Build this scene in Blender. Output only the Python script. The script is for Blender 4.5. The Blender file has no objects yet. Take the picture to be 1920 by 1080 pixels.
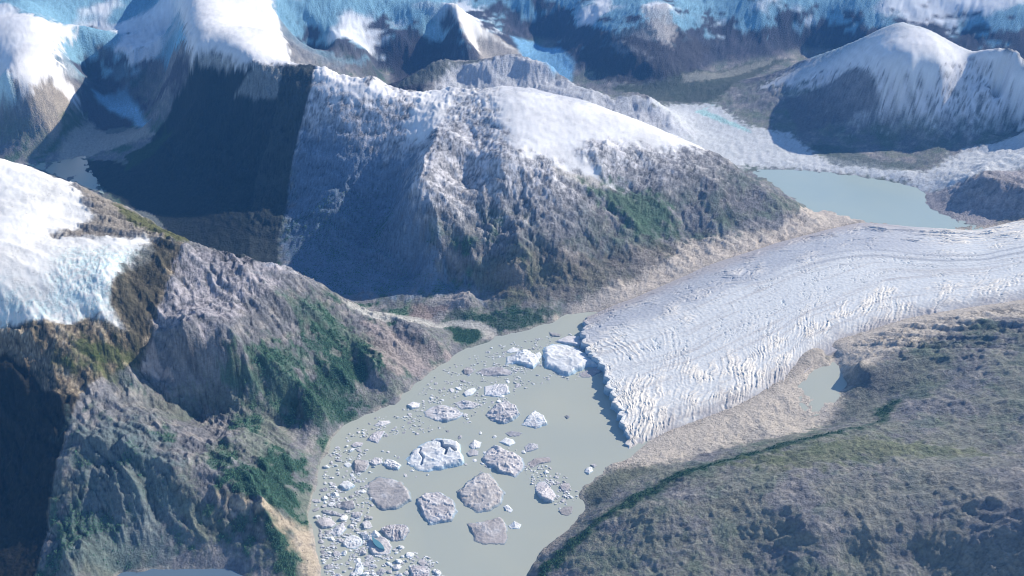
import bpy, math, random
import numpy as np
from mathutils import Matrix, Vector

# ------------------------------------------------------------------ camera, sky, sun, exposure
# 1 unit = 100 m.  The camera hangs 4.5 km above the lake and looks north.
sc = bpy.context.scene
COL = sc.collection
CAM_H, PITCH, FPX = 45.0, math.radians(30.0), 1713.0
cam_d = bpy.data.cameras.new('camera')
cam_d.sensor_width = 36.0
cam_d.lens = FPX / 1920.0 * 36.0
cam_d.clip_start = 1.0
cam_d.clip_end = 900.0
cam = bpy.data.objects.new('camera', cam_d)
COL.objects.link(cam)
cam.location = (0, 0, CAM_H)
cam.rotation_euler = (math.pi / 2 - PITCH, 0, 0)
sc.camera = cam

SUN_AZ, SUN_EL = math.radians(60.0), math.radians(30.0)      # azimuth clockwise from the view direction (+Y)
world = bpy.data.worlds.new('World')
sc.world = world
world.use_nodes = True
wn = world.node_tree
wn.nodes.clear()
wo = wn.nodes.new('ShaderNodeOutputWorld')
wb = wn.nodes.new('ShaderNodeBackground')
sk = wn.nodes.new('ShaderNodeTexSky')
sk.sky_type = 'NISHITA'
sk.sun_disc = False
sk.sun_elevation = SUN_EL
sk.sun_rotation = SUN_AZ
sk.altitude = 3500.0
sk.air_density = 1.3
sk.dust_density = 0.1
sk.ozone_density = 2.5
wb.inputs['Strength'].default_value = 0.13
wn.links.new(sk.outputs[0], wb.inputs[0])
wn.links.new(wb.outputs[0], wo.inputs[0])

sun_d = bpy.data.lights.new('sun', 'SUN')
sun_d.energy = 5.0
sun_d.angle = math.radians(0.5)
sun_d.color = (1.0, 0.895, 0.75)
sun = bpy.data.objects.new('sun', sun_d)
COL.objects.link(sun)
sv = Vector((math.sin(SUN_AZ) * math.cos(SUN_EL), math.cos(SUN_AZ) * math.cos(SUN_EL), math.sin(SUN_EL)))
sun.rotation_euler = sv.to_track_quat('Z', 'Y').to_euler()
sun.location = sv * 300

sc.view_settings.view_transform = 'Standard'
sc.view_settings.look = 'None'
sc.view_settings.gamma = 1.0
sc.view_settings.use_curve_mapping = False
sc.view_settings.exposure = 0.40
sc.render.engine = 'CYCLES'
sc.cycles.use_denoising = True
sc.cycles.filter_width = 1.05
sc.cycles.max_bounces = 4
sc.cycles.diffuse_bounces = 2
sc.cycles.volume_bounces = 1
sc.cycles.volume_step_rate = 4.0

rng = np.random.default_rng(7)
F = np.float32

# ------------------------------------------------------------------ helpers: surveying
CP, SP = math.cos(PITCH), math.sin(PITCH)

def ray(px, py):
    u, v = (px - 960.0) / FPX, (py - 540.0) / FPX
    return np.array([u, CP - v * SP, -SP - v * CP])

def P(px, py, z):
    d = ray(px, py)
    t = (z - CAM_H) / d[2]
    return (d[0] * t, d[1] * t, float(z))

def B(p, dd, z):
    """a point dd further along the ground behind p, at height z"""
    x, y, _ = P(*p)
    r = math.hypot(x, y)
    return (x * (r + dd) / r, y * (r + dd) / r, float(z))

# ------------------------------------------------------------------ helpers: noise
def _hash(ix, iy, seed):
    h = (ix.astype(np.uint32) * np.uint32(374761393) + iy.astype(np.uint32) * np.uint32(668265263)
         + np.uint32((seed * 2246822519) & 0xffffffff))
    h = (h ^ (h >> np.uint32(13))) * np.uint32(1274126177)
    return h ^ (h >> np.uint32(16))

def perlin(x, y, seed=0):
    fx, fy = np.floor(x), np.floor(y)
    ix, iy = fx.astype(np.int32), fy.astype(np.int32)
    dx, dy = (x - fx).astype(F), (y - fy).astype(F)
    def g(ox, oy):
        a = _hash(ix + ox, iy + oy, seed).astype(F) * F(2 * math.pi / 4294967296.0)
        return np.cos(a) * (dx - ox) + np.sin(a) * (dy - oy)
    sx = dx * dx * dx * (dx * (dx * 6 - 15) + 10)
    sy = dy * dy * dy * (dy * (dy * 6 - 15) + 10)
    n0 = g(0, 0); n0 += sx * (g(1, 0) - n0)
    n1 = g(0, 1); n1 += sx * (g(1, 1) - n1)
    return (n0 + sy * (n1 - n0)) * F(1.5)

def fbm(x, y, oct=4, seed=0, gain=0.5):
    s, a = 0, 1.0
    t = 0
    for o in range(oct):
        s = s + F(a) * perlin(x * F(2.03 ** o) + F(17.3 * o), y * F(2.03 ** o) - F(9.1 * o), seed + o)
        t += a; a *= gain
    return s / F(t) * F(1.4)

def ridged(x, y, oct=4, seed=0, gain=0.5):
    s, a, t, w = 0, 1.0, 0, 1.0
    for o in range(oct):
        n = 1 - np.abs(perlin(x * F(2.07 ** o) + F(7.7 * o), y * F(2.07 ** o) + F(3.1 * o), seed + o)) * F(1.6)
        n = np.clip(n, 0, 1) ** 2 * w
        w = np.clip(n * 1.6, 0, 1)
        s = s + F(a) * n; t += a; a *= gain
    return s / F(t)

def sstep(a, b, x):
    t = np.clip((x - a) / (b - a), 0, 1)
    return t * t * (3 - 2 * t)

def gully(x, y, gx, gy, freq, seed):
    """stripes that run down the slope (gx, gy = uphill gradient); returns value and its gradient"""
    px, py = x * F(freq), y * F(freq)
    fx, fy = np.floor(px), np.floor(py)
    ix, iy = fx.astype(np.int32), fy.astype(np.int32)
    dx, dy = px - fx, py - fy
    sx, sy = -gy, gx                       # across the slope
    va = np.zeros_like(dx); da = np.zeros_like(dx); wt = np.full_like(dx, 1e-4)
    for i in range(-1, 2):
        for j in range(-1, 2):
            h = _hash(ix + i, iy + j, seed)
            rx = (h & np.uint32(0xffff)).astype(F) / F(65536) * F(.9) - F(.45)
            ry = (h >> np.uint32(16)).astype(F) / F(65536) * F(.9) - F(.45)
            ex, ey = dx - i - rx - F(.5), dy - j - ry - F(.5)
            w = np.exp(-(ex * ex + ey * ey) * 2)
            m = (ex * sx + ey * sy) * F(5.5)
            va += np.cos(m) * w
            da += -np.sin(m) * w
            wt += w
    va /= wt; da /= wt
    return va, da * sx * F(5.5), da * sy * F(5.5)
# ------------------------------------------------------------------ the survey: heights along shores, ridges and valleys
LINES = []
def pl(pts, z=None, step=2.5):
    w = [P(p[0], p[1], p[2] if z is None else z) for p in pts]
    LINES.append((w, step))
def pt(*pts):
    for p in pts:
        LINES.append(([P(*p)], 1))
def wpt(*pts):
    for p in pts:
        LINES.append(([p], 1))

LEFT_SHORE = [(150,1150),(220,1078),(300,1067),(440,1069),(480,1092),(560,1140),(603,1090),(604,1060),(588,1020),(578,960),(592,910),(600,870),(612,850),(622,820),(645,797),(700,773),(742,757),
              (752,738),(790,712),(828,682),(872,655),(905,645),(935,630),(985,620),(1035,604),(1060,590),(1100,585)]
RIGHT_SHORE = [(950,1300),(975,1150),(988,1085),(1010,1040),(1050,1005),(1080,980),(1100,955),(1088,935),(1090,915),(1120,895),(1150,872),(1182,858)]
pl(LEFT_SHORE, 0, 1.6)
pl(RIGHT_SHORE, 0, 1.6)
pt((800,900,-1.5),(900,700,-1.5),(700,930,-1),(750,1010,-1.5),(1050,760,-1.5),(350,1130,-1),(900,1080,-1.5),(850,1250,-1.5),(1000,640,-.6),(860,730,-1),(660,850,-.7),(660,1040,-.8),(1030,950,-.8),(560,1220,-1),(1070,650,-.7))
# left mountain
FRONT = [(-120,430,14),(20,440,13.2),(100,446,12.5),(200,444,12),(280,447,11.5),(345,460,10.8),(450,480,9),(540,498,7.2),(590,525,5.5),(650,560,3.2),(700,590,2.3),(735,606,2.4)]
pl(FRONT[2:])
BACK = [(-150,250,16),(0,295,15),(80,320,14.2),(150,345,13.2),(260,400,11),(320,435,9.5),(372,462,8)]
pl(BACK)
pt((50,400,13.6),(-80,380,14.2),(130,410,12.6))
for p, a, b, c, d in ((BACK[0],8,9,18,2),(BACK[1],8,8.5,17,2),(BACK[2],8,7.5,16,1.5),(BACK[3],7,7,15,1),(BACK[4],6,5.5,13,.8),(BACK[5],5,5,12,.8),(BACK[6],4,4,10,.7),
                      (FRONT[6],6,3.5,11,.7),(FRONT[7],5,2.6,9,.5),(FRONT[8],4,1.8,7,.5)):
    wpt(B(p, a, b), B(p, c, d))
wpt(B(FRONT[9], 4.5, .4), B(FRONT[10], 3.5, .3))
pt((400,560,8.2),(335,560,8.9),(300,600,8.4),(350,640,7.8),(430,655,6.8),(300,705,4.9),(370,730,3.8),(430,745,3.3),(500,600,6.6),(480,680,5.4),(500,750,2.8),(600,640,4),(570,700,3.2),(680,660,2.3),(655,700,2),(620,760,1),
   (830,640,.9),(730,590,2.3),(560,790,1.3),(650,600,3.4),(560,560,6.2))
pt((150,765,6.3),(220,730,5.7),(300,770,4.9),(420,820,3.4),(360,860,4.0),(520,880,1.9),(560,930,.8),(560,850,1.2),(330,900,3.7),(330,955,2.0),(320,1030,.6),(220,860,4.6),(210,905,4.2),(200,950,2.9),(150,1035,2.2),
   (430,925,3.0),(440,985,1.7),(500,950,2.3),(520,1020,1.3),(560,1020,.6),(430,1040,.5))
pl([(735,608,2.4),(770,625,2.0),(810,642,1.4),(845,660,.5)], step=1)
pl([(742,628,1.85),(775,645,1.4),(805,660,.85),(832,670,.3)], step=1)
pl([(690,672,2.3),(702,700,1.7),(725,716,1.2),(757,722,.55)], step=1)
pl([(676,682,1.8),(688,712,1.2),(712,732,.7),(745,738,.3)], step=1)
pl([(520,690,4.9),(560,740,3.1),(600,768,2)], step=2)
pt((520,715,3.7),(552,760,2.1))
pt((110,765,6.6),(75,800,5.2),(60,870,4),(60,1000,1.6),(0,660,8.3),(60,695,7.6),(0,740,6.2),(0,850,3.2),(0,1000,.8),(-100,1000,.4),(-100,750,5),(-150,600,9),(0,1150,.2))
pt((0,600,9.8),(150,605,9.2),(230,625,8.5),(265,560,9.5),(0,520,12),(200,520,11.3),(-80,500,12.5),(130,700,7.3),(240,690,6.4))
# river flat
pt((700,573,.3),(760,594,.3),(810,605,.25),(850,600,.25),(900,609,.15),(926,624,.05),(790,590,.35),(840,570,1.1),(885,549,1.7),(900,578,.5),(950,575,.7),(1000,600,.3),(950,605,.35),(740,565,.5),(690,562,.5))
# central mountain
CRIDGE = [(540,115,13),(590,122,13),(640,138,12.5),(680,148,12.4),(705,145,12.6),(740,165,12),(790,172,11.8),(860,166,12),(930,158,12.3),(1000,166,12),(1100,188,10.8),(1200,225,8.8),(1300,268,6.4),(1400,320,4.1),(1480,365,2.5),(1548,413,1.2)]
pl(CRIDGE)
pl([(640,552,.5),(760,566,.6),(850,556,.9),(930,560,1),(1040,585,.5),(1100,570,.7),(1200,525,1.1),(1330,475,1.5),(1460,440,1.5),(1540,425,1.2)], step=4)
pl([(860,170,12),(830,240,10.8),(795,300,9.7),(775,350,8.5),(790,400,6.8),(810,460,4.4)])
pt((770,280,8.6),(735,300,7.6),(700,250,9.0),(620,200,10.6),(650,300,7.0),(640,400,4.0),(600,480,1.2),(560,300,5.9),(560,400,2.6),(700,440,2.0),(735,380,4.1),(720,530,.9),(780,500,1.6),(850,520,1.6),(540,470,1))
pt((940,300,9.8),(930,230,11.2),(880,250,10.2),(870,340,7.4),(1050,300,8.8),(1060,230,10.6),(1000,400,6.2),(1130,300,8.2),(1150,355,6),(1160,390,5),(1210,395,4.6),(1250,360,5.3),(1230,300,7),(1262,425,3),(1290,445,2),(1340,350,5),(1330,420,2.8),(1400,395,3.2),(1480,415,1.7),
   (1050,480,3.6),(1050,505,2.2),(950,500,3.1),(930,530,1.6),(880,470,4.2),(880,400,6.2),(900,430,5),(1100,430,4.6),(980,450,4.8),(1150,480,2.5),(1000,545,1.3),(1250,460,2),(1100,530,1.5))
for p, a, b in ((CRIDGE[1],11,6),(CRIDGE[3],10,5),(CRIDGE[5],9,5),(CRIDGE[7],9,5),(CRIDGE[9],9,4.5),(CRIDGE[10],9,4),(CRIDGE[11],8,3),(CRIDGE[12],7,1.8),(CRIDGE[13],5,1),(CRIDGE[14],3,.8)):
    wpt(B(p, a, b))
# its plateau and dark western flank
pl([(540,115,13),(480,127,12.4),(440,112,12.8),(400,92,13.2),(362,96,12.8)])
pl([(362,96,12.8),(352,60,13.6),(345,20,14),(342,0,14),(330,-80,15)])
pt((440,50,14.4),(420,0,15),(400,-80,16),(505,0,14.2),(525,60,13.6),(520,-80,14))
wpt(B((520,0,14),7,8), B((530,60,13.6),9,8), B((345,20,14),9,9))
pt((450,250,5.6),(380,250,5.2),(300,262,2.2),(250,300,1.2),(500,350,2.8),(430,400,1.8),(330,345,1.1),(505,250,7.1),(470,470,.6),(430,180,8.6),(350,190,6.5),(300,180,4.4),(240,320,.9),(400,440,.8))
# western valley
WLAKE = [(55,308),(100,306),(158,294),(165,315),(178,335),(190,360),(150,345),(90,322)]
pl(WLAKE, .6)
pt((130,318,.3),(165,345,.3),(150,262,.85),(250,247,.95),(200,270,.8),(110,285,.7),(270,237,1.1),(220,190,1.9),(190,165,3),(280,215,1.3),(160,240,1),(230,250,.9))
pt((0,30,12.5),(80,40,12.2),(140,30,11.2),(110,90,9.6),(125,130,7.6),(135,165,5.6),(150,205,2.6),(60,150,8.2),(0,150,8.6),(60,230,3.6),(0,200,5),(0,262,1.2),(60,290,.8),(105,225,3.6),(-100,250,1.5),(-100,100,9),(30,100,10.6))
pt((150,90,5.5),(170,150,3),(240,125,5.4),(240,100,7.2),(320,115,7),(300,150,4.6),(180,78,8),(240,0,10),(160,0,10.4),(300,0,10),(330,60,8.2),(60,0,13),(0,0,12.5),(0,-80,13))
# ranges at the back
pt((600,122,2.6),(620,88,6.2),(620,60,7.6),(620,0,10.4),(560,100,5),(700,132,1.6),(690,90,5.4),(720,0,9.6),(780,0,9.8),(560,0,10.6),(740,50,7))
pl([(740,60,6),(800,28,8.2),(850,2,10),(868,40,7.9),(885,75,5.4),(905,106,2.4)])
pl([(850,2,10),(905,45,5.9),(945,78,3.1),(985,104,1.2)])
pt((830,90,3),(800,125,1.6),(760,110,2.6),(890,98,2.2),(700,158,1.2))
wpt(B((850,2,10), 8, 5.5))
pt((960,30,4.6),(1000,0,7),(1000,60,2.2),(1040,80,1.3),(1060,130,1),(1000,92,1.1),(930,20,5.5),(1080,30,6),(1100,70,4),(1150,60,5.8),(1200,30,7.8),(1250,8,9.2),(1290,50,6),(1330,90,3),(1250,120,3.4),(1200,152,1.2),(1120,142,1),(1180,95,4.6),(1140,0,8))
pt((1340,135,1),(1500,92,1.2),(1420,60,4.4),(1500,30,6.4),(1600,0,8.4),(1420,0,9),(1320,0,7.6),(1600,62,4.4),(1700,0,8.6),(1850,30,7.4),(1920,0,9.4),(1920,110,3),(1900,60,5.8),(1800,50,5.4),(1560,92,1.6),(1280,165,1),(1420,130,1),(1200,178,1),(1960,140,2))
for x in range(-500, 2500, 170):
    pt((x, -95, 10.5 + 2.2 * math.sin(x * .011)), (x, -190, 10))
# second snow ridge
SR = [(735,156,6.6),(765,140,7.4),(830,113,8.6),(900,108,8.6),(950,102,9),(1020,110,8.4),(1055,148,6.4),(1150,184,4.6),(1190,172,5.4),(1240,205,3.4),(1300,250,1.3)]
pl(SR)
for p in SR[:-1]:
    wpt(B(p, 6, p[2] * .45), B(p, 11, .9))
pt((960,140,6.6),(860,150,6),(1040,160,5.2),(1190,200,3.6),(1110,185,3.6))
# far right snow mountain
RR = [(1362,190,1.2),(1430,150,2.7),(1500,118,4.9),(1600,80,8.8),(1655,52,11.6),(1690,40,13),(1740,55,12.2),(1810,88,10.9),(1862,92,11.9),(1920,135,9.7),(2020,190,8)]
pl(RR)
for p in RR[1:-1]:
    wpt(B(p, 7, p[2] * .42), B(p, 13, 1))
pl([(1340,200,1),(1400,230,.9),(1480,242,.9),(1520,282,.9),(1600,302,1.2),(1720,312,1.3),(1800,282,1.7),(1920,238,3),(2050,240,3)], step=5)
pl([(1810,100,10.6),(1770,130,9.9),(1700,170,7.3),(1650,212,4.1)])
pt((1870,150,8.4))
pt((1640,150,7.9),(1560,175,4.5),(1500,200,2.0),(1630,250,2),(1700,130,9.9),(1650,100,10.8),(1710,85,12),(1790,200,5.4),(1740,262,2.1),(1860,205,4.2),(1840,150,8),(1700,230,3.2),(1580,250,1.8))
# far plain, outlet lake, ice tongue and rocky knob
FLAKE = [(1418,317),(1500,321),(1600,330),(1700,345),(1737,362),(1733,385),(1768,402),(1812,420),(1840,440),(1700,440),(1610,412),(1560,396),(1512,389),(1470,360),(1430,332)]
pl(FLAKE[:9] + FLAKE[10:], .8, 2)
pt((1500,345,-.2),(1600,370,-.2),(1680,390,-.2),(1740,420,.1),(1260,202,.9),(1300,240,.9),(1350,272,.9),(1400,302,.9),(1550,312,.95),(1650,332,1.1),(1450,270,.9),(1380,200,1))
pt((1700,328,1.5),(1800,312,2.2),(1920,285,3.6),(1920,320,3.8),(1880,335,4.2),(1830,345,3.4),(1920,370,3.2),(1790,368,1.8),(1850,395,1.3),(1785,395,1),(2050,320,4.5),(2050,380,3.5),(1750,352,1.2),(1900,395,1.8),(1740,340,1.3))
pt((1520,402,1),(1590,411,1))
# ground under the glacier
pt((1300,600,-.4),(1160,640,-.8),(1170,740,-.8),(1450,520,.2),(1600,480,.3),(1750,470,.5),(1900,480,.8),(1230,700,-.6),(1400,660,-.2),(1600,560,.3),(1800,520,.6),(2100,470,1),(1250,770,-.3))
# southern moraine, pond and right hill
GS = [(1190,850,.0),(1260,818,.2),(1340,790,.3),(1420,755,.4),(1500,700,.55),(1545,662,.8),(1600,638,1.0),(1700,603,1.3),(1800,584,1.6),(1920,566,1.9),(2100,545,2.3)]
pl(GS, step=3)
POND = [(1556,668),(1572,690),(1588,715),(1572,745),(1545,765),(1522,770),(1508,752),(1500,722),(1528,692)]
pl(POND, .3, 1.5)
pt((1550,715,-.1),(1300,842,.3),(1450,795,.45),(1400,800,.4),(1190,868,.2),(1600,690,1.5),(1700,640,1.8),(1650,670,1.6),(1800,612,2.1),(1920,592,2.5),(1650,740,1.1),(1550,800,.6),(1700,700,2),(1620,760,1))
RH = [(1000,1078,.5),(1060,1020,1.1),(1130,965,1.6),(1200,922,2.1),(1280,882,2.5),(1400,848,2.7),(1500,822,2.8),(1640,792,2.8)]
pl(RH)
pt((1140,900,.5),(1180,890,.5),(1230,868,.45),(1300,858,.4),(1400,832,.45),(1500,808,.6),(1100,965,.5),(1040,1015,.4))
pt((1730,760,2.7),(1800,700,3),(1750,680,2.4),(1850,640,3.1),(1920,630,3.5),(1100,1045,1.9),(1250,960,3.6),(1400,920,4.2),(1600,880,4.7),(1700,855,4.6),(1780,864,5.3),(1920,862,6.3),(1850,840,4.8),(1900,780,4.4),(1900,700,4),
   (1920,960,7.4),(1700,950,5.8),(1500,990,4.8),(1300,1060,3.2),(1200,1060,2.6),(1480,1020,4.2),(1540,1005,4.9),(1640,1000,5.3),(1730,1005,5.4),(1600,1048,4.3),(1720,1045,4.6),(1800,1080,4.9),(1920,1040,6.7),(1500,1150,3.5),(1900,1200,4.6),(1200,1200,2),(2100,800,6),(2100,1000,9),(2100,650,4),(1400,1040,3.4))
wpt((0, 330, 9), (-150, 300, 9), (150, 300, 9), (-220, 200, 8), (220, 200, 8), (-120, 110, 6), (120, 110, 6), (-70, 50, 5), (80, 50, 8), (0, 18, 0), (-30, 22, 0), (40, 25, 3))

def gather():
    out = []
    for w, step in LINES:
        w = [np.array(p, float) for p in w]
        out.append(w[0])
        for a, b in zip(w, w[1:]):
            n = max(1, int(math.ceil(np.hypot(*(b - a)[:2]) / step)))
            for k in range(1, n + 1):
                out.append(a + (b - a) * k / n)
    out = np.array(out)
    keep = []
    for i, p in enumerate(out):                              # drop doubles, which would make the system singular
        if all(np.hypot(*(out[j, :2] - p[:2])) > .35 for j in keep):
            keep.append(i)
    return out[keep]

CTRL = gather()
def solve(c):
    n = len(c)
    K = np.sqrt(((c[:, None, :2] - c[None, :, :2]) ** 2).sum(-1) + .15)
    A = np.zeros((n + 3, n + 3))
    A[:n, :n] = -K
    A[:n, n] = 1; A[:n, n + 1:] = c[:, :2]
    A[n, :n] = 1; A[n + 1:, :n] = c[:, :2].T
    return np.linalg.solve(A, np.concatenate([c[:, 2], [0, 0, 0]]))
WTS = solve(CTRL)
def base_eval(x, y):
    sh = x.shape
    x = x.ravel().astype(F); y = y.ravel().astype(F)
    out = np.empty(x.size, F)
    c = CTRL.astype(F); w = WTS.astype(F)
    for i in range(0, x.size, 8192):
        s = slice(i, i + 8192)
        d = np.sqrt((x[s, None] - c[None, :, 0]) ** 2 + (y[s, None] - c[None, :, 1]) ** 2 + F(.15))
        out[s] = -d @ w[:-3] + w[-3] + w[-2] * x[s] + w[-1] * y[s]
    return out.reshape(sh)

# polar grid round the point below the camera
NA, NR = 1240, 760
AZ0, AZ1 = math.radians(-43), math.radians(43)
TH0, TH1 = math.radians(60), math.radians(8.6)
az = np.linspace(AZ0, AZ1, NA)
th = np.linspace(TH0, TH1, NR)
rr = CAM_H / np.tan(th)
ca, cr = 4, 4
azc, thc = np.linspace(AZ0, AZ1, NA // ca), np.linspace(TH0, TH1, NR // cr)
rc = CAM_H / np.tan(thc)
Xc, Yc = np.sin(azc)[None, :] * rc[:, None], np.cos(azc)[None, :] * rc[:, None]
Zc = base_eval(Xc, Yc)

def lookup(G, x, y):
    """bilinear sample of a coarse polar grid at world x, y"""
    a = (np.arctan2(x, y) - AZ0) / (AZ1 - AZ0) * (G.shape[1] - 1)
    t = (np.arctan2(CAM_H, np.hypot(x, y)) - TH0) / (TH1 - TH0) * (G.shape[0] - 1)
    a = np.clip(a, 0, G.shape[1] - 1.001); t = np.clip(t, 0, G.shape[0] - 1.001)
    i, j = t.astype(int), a.astype(int)
    ft, fa = t - i, a - j
    return (G[i, j] * (1 - ft) * (1 - fa) + G[i, j + 1] * (1 - ft) * fa + G[i + 1, j] * ft * (1 - fa) + G[i + 1, j + 1] * ft * fa)

def hit(px, py, G=None):
    """where the line of sight to a surveyed mark meets the ground"""
    G = Zc if G is None else G
    d = ray(px, py)
    if d[2] > -.12: d = ray(px, -150)
    t = np.linspace(25, 420, 6000)
    x, y, z = d[0] * t, d[1] * t, CAM_H + d[2] * t
    g = lookup(G, x, y)
    k = np.nonzero(z < g)[0]
    k = k[0] if len(k) else len(t) - 1
    return (x[k], y[k], max(float(g[k]), 0.0))

X, Y = (np.sin(az)[None, :] * rr[:, None]).astype(F), (np.cos(az)[None, :] * rr[:, None]).astype(F)
Z0 = lookup(Zc, X, Y).astype(F)

def blur(a, n=1):
    for _ in range(n):
        b = a.copy()
        b[1:-1] = (a[:-2] + 2 * a[1:-1] + a[2:]) / 4
        c = b.copy()
        c[:, 1:-1] = (b[:, :-2] + 2 * b[:, 1:-1] + b[:, 2:]) / 4
        a = c
    return a
Z0 = blur(Z0, 3)

def sdist(poly, x, y, pad=3.0):
    """signed distance (inside positive) to a world polygon; points far outside get -pad"""
    poly = np.array([p[:2] for p in poly], F)
    out = np.full(x.shape, -pad, F)
    lo, hi = poly.min(0) - pad, poly.max(0) + pad
    m = (x > lo[0]) & (x < hi[0]) & (y > lo[1]) & (y < hi[1])
    if not m.any(): return out
    qx, qy = x[m], y[m]
    dmin = np.full(qx.shape, 1e9, F); ins = np.zeros(qx.shape, bool)
    for (ax, ay), (bx, by) in zip(poly, np.roll(poly, -1, 0)):
        ex, ey = bx - ax, by - ay
        t = np.clip(((qx - ax) * ex + (qy - ay) * ey) / (ex * ex + ey * ey + 1e-9), 0, 1)
        dmin = np.minimum(dmin, (qx - ax - t * ex) ** 2 + (qy - ay - t * ey) ** 2)
        c = (ay > qy) != (by > qy)
        if abs(ey) > 1e-9:
            ins ^= c & (qx < ex * (qy - ay) / ey + ax)
    d = np.sqrt(dmin)
    out[m] = np.where(ins, d, -d)
    return out

def zone(pix, soft=.5, rough=0.0, rseed=3, rscale=1.2, z=None):
    """0..1 mask of a ground patch whose outline is given by sight marks"""
    w = [(P(p[0], p[1], p[2]) if len(p) == 3 else (P(p[0], p[1], z) if z is not None else hit(*p))) for p in pix]
    d = sdist(w, X, Y, pad=max(4.0, rough * 2 + soft))
    if rough:
        m = d > -max(4.0, rough * 2 + soft) + 1e-3
        d[m] += fbm(X[m] * F(rscale), Y[m] * F(rscale), 4, rseed) * F(rough)
    return sstep(-soft, soft, d).astype(F)

# ------------------------------------------------------------------ relief
GN = [(1100,590,.35),(1150,568,.6),(1200,548,.8),(1330,492,1.4),(1460,450,1.8),(1560,424,1.9),(1620,412,1.7),(1700,420,1.6),(1830,428,1.7),(1920,408,2.2),(2080,395,2.8)]
GT = [(1100,590,.4),(1092,628,.7),(1100,655,.75),(1134,690,.75),(1140,725,.75),(1160,770,.7),(1174,810,.6),(1184,850,.4)]
GSs = [(1184,850,.3),(1260,816,.45),(1340,787,.6),(1420,752,.75),(1500,700,.9),(1540,662,1.1),(1600,634,1.3),(1700,600,1.6),(1800,581,1.9),(1920,563,2.2),(2100,542,2.6)]
GPOLY = [P(*p) for p in GN] + [P(*p) for p in GSs[::-1]] + [P(*p) for p in GT[::-1]][1:-1]
gmask = sstep(-.6, .3, sdist(GPOLY, X, Y))
gy, gx = np.gradient(Z0)
dr = np.gradient(rr).astype(F)[:, None]; da_ = F((AZ1 - AZ0) / (NA - 1))
def world_grad(Z):
    gr, ga = np.gradient(Z)
    gr = gr / dr; ga = ga / (da_ * rr[:, None].astype(F))
    s, c = np.sin(az).astype(F)[None, :], np.cos(az).astype(F)[None, :]
    return gr * s + ga * c, gr * c - ga * s
amp = sstep(.35, 3.2, Z0)
flat_far = sstep(.9, 1.6, Z0)
DIST = np.hypot(X, Y)
amp = np.where(DIST > 84, amp * flat_far, amp) * (1 - gmask)
# firn and ice lie smooth over the rock
SNOW_CENTRE = [(930,160),(945,150,12.6),(1000,156,12.6),(1100,178,11.2),(1200,214,9.2),(1300,258,6.8),(1340,285,5.8),(1240,285),(1170,270),(1115,268),(1090,292),(1130,335),(1160,360),(1090,330),(1030,300),(985,290),(955,265),(935,215)]
SNOW_PLATEAU = [(322,0),(320,-60),(520,-60),(512,0),(525,60),(548,112,13.3),(470,124),(440,112),(400,90),(360,100),(352,80),(345,40)]
SNOW_LEFT_PEAK = [(-60,30,13),(0,20,13),(80,22,12.8),(145,22,11.8),(118,80),(108,110),(122,150),(150,190),(130,190),(95,150),(60,160),(45,175),(25,140),(0,140),(-60,150)]
ICE_CAP = [(-100,290,15.5),(0,290,15.2),(90,320,14.3),(130,340),(150,365),(178,408),(140,428),(100,440),(180,443),(282,447),(292,470),(278,492),(238,500),(210,530),(205,565),(228,595),(236,615),(205,600),(160,590),(130,612),(60,604),(0,612),(-100,600)]
SNOW_RIGHT = [(1430,145,3.9),(1500,108,6.4),(1600,72,9.9),(1690,32,13.2),(1745,47,12.4),(1812,80,11.1),(1862,84,12.1),(1925,127,9.9),(1950,200),(1880,170),(1850,125),(1820,110),(1750,150),(1690,160),(1640,140),(1560,130)]
soft = np.zeros_like(Z0)
for zz, k in ((SNOW_CENTRE, .9), (SNOW_PLATEAU, .88), (SNOW_LEFT_PEAK, .8), (ICE_CAP, .85), (SNOW_RIGHT, .75)):
    soft = np.maximum(soft, zone(zz, .9, .8) * F(k))
westface = zone([(560,140),(700,170),(790,200),(830,240),(785,300),(770,360),(790,420),(830,540),(640,560),(500,500),(540,330)], 1.2)
righthill = sstep(0, 3, X - 2) * (1 - sstep(58, 66, Y)) * F(.62)
amp = amp * (1 - soft) * (1 - westface * F(.5))
frost = zone([(560,130),(700,150),(860,172),(930,165),(1000,300),(930,380),(820,300),(700,330),(600,300)], 1.5)
amp = amp * (1 - frost * F(.35))
amp = amp * (1 - righthill) * F(.82)
amp = amp * (1 - sstep(138, 155, DIST) * F(.35))
wx = X + F(1.2) * fbm(X / 7, Y / 7, 3, 11); wy = Y + F(1.2) * fbm(X / 7 + 40, Y / 7, 3, 12)
big = ridged(wx / 11, wy / 11, 3, 21) - F(.45)
Zb = Z0 + amp * big * F(.85)
Gx, Gy = world_grad(blur(Zb, 4))
Z = Zb.copy()
near = 1 - sstep(75, 150, DIST)
A = F(.34)
for o, fr in enumerate((.22, .45, .95, 2.0, 4.1)):
    s = np.hypot(Gx, Gy) + F(1e-3)
    k = np.minimum(s * F(1.3), F(1)) / s
    v, dx_, dy_ = gully(wx, wy, Gx * k, Gy * k, fr, 50 + o)
    st = sstep(.08, .5, s)
    aa = A * amp * st
    Z += aa * v
    Gx = Gx + aa * dx_ * F(fr) * F(.9); Gy = Gy + aa * dy_ * F(fr) * F(.9)
    A *= F(.44)
# rocky steps: tilted strata
tilt = (X * F(.35) + Y * F(.2) + Z * F(1.0)) * F(1.7) + fbm(X / 5, Y / 5, 3, 33) * F(2.5)
fr_ = tilt - np.floor(tilt)
Z += amp * F(.30) * (sstep(.0, .8, fr_) - fr_)
Z += amp * (ridged(wx * F(.9), wy * F(.9), 4, 61, .5) - F(.4)) * F(.22)
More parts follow.
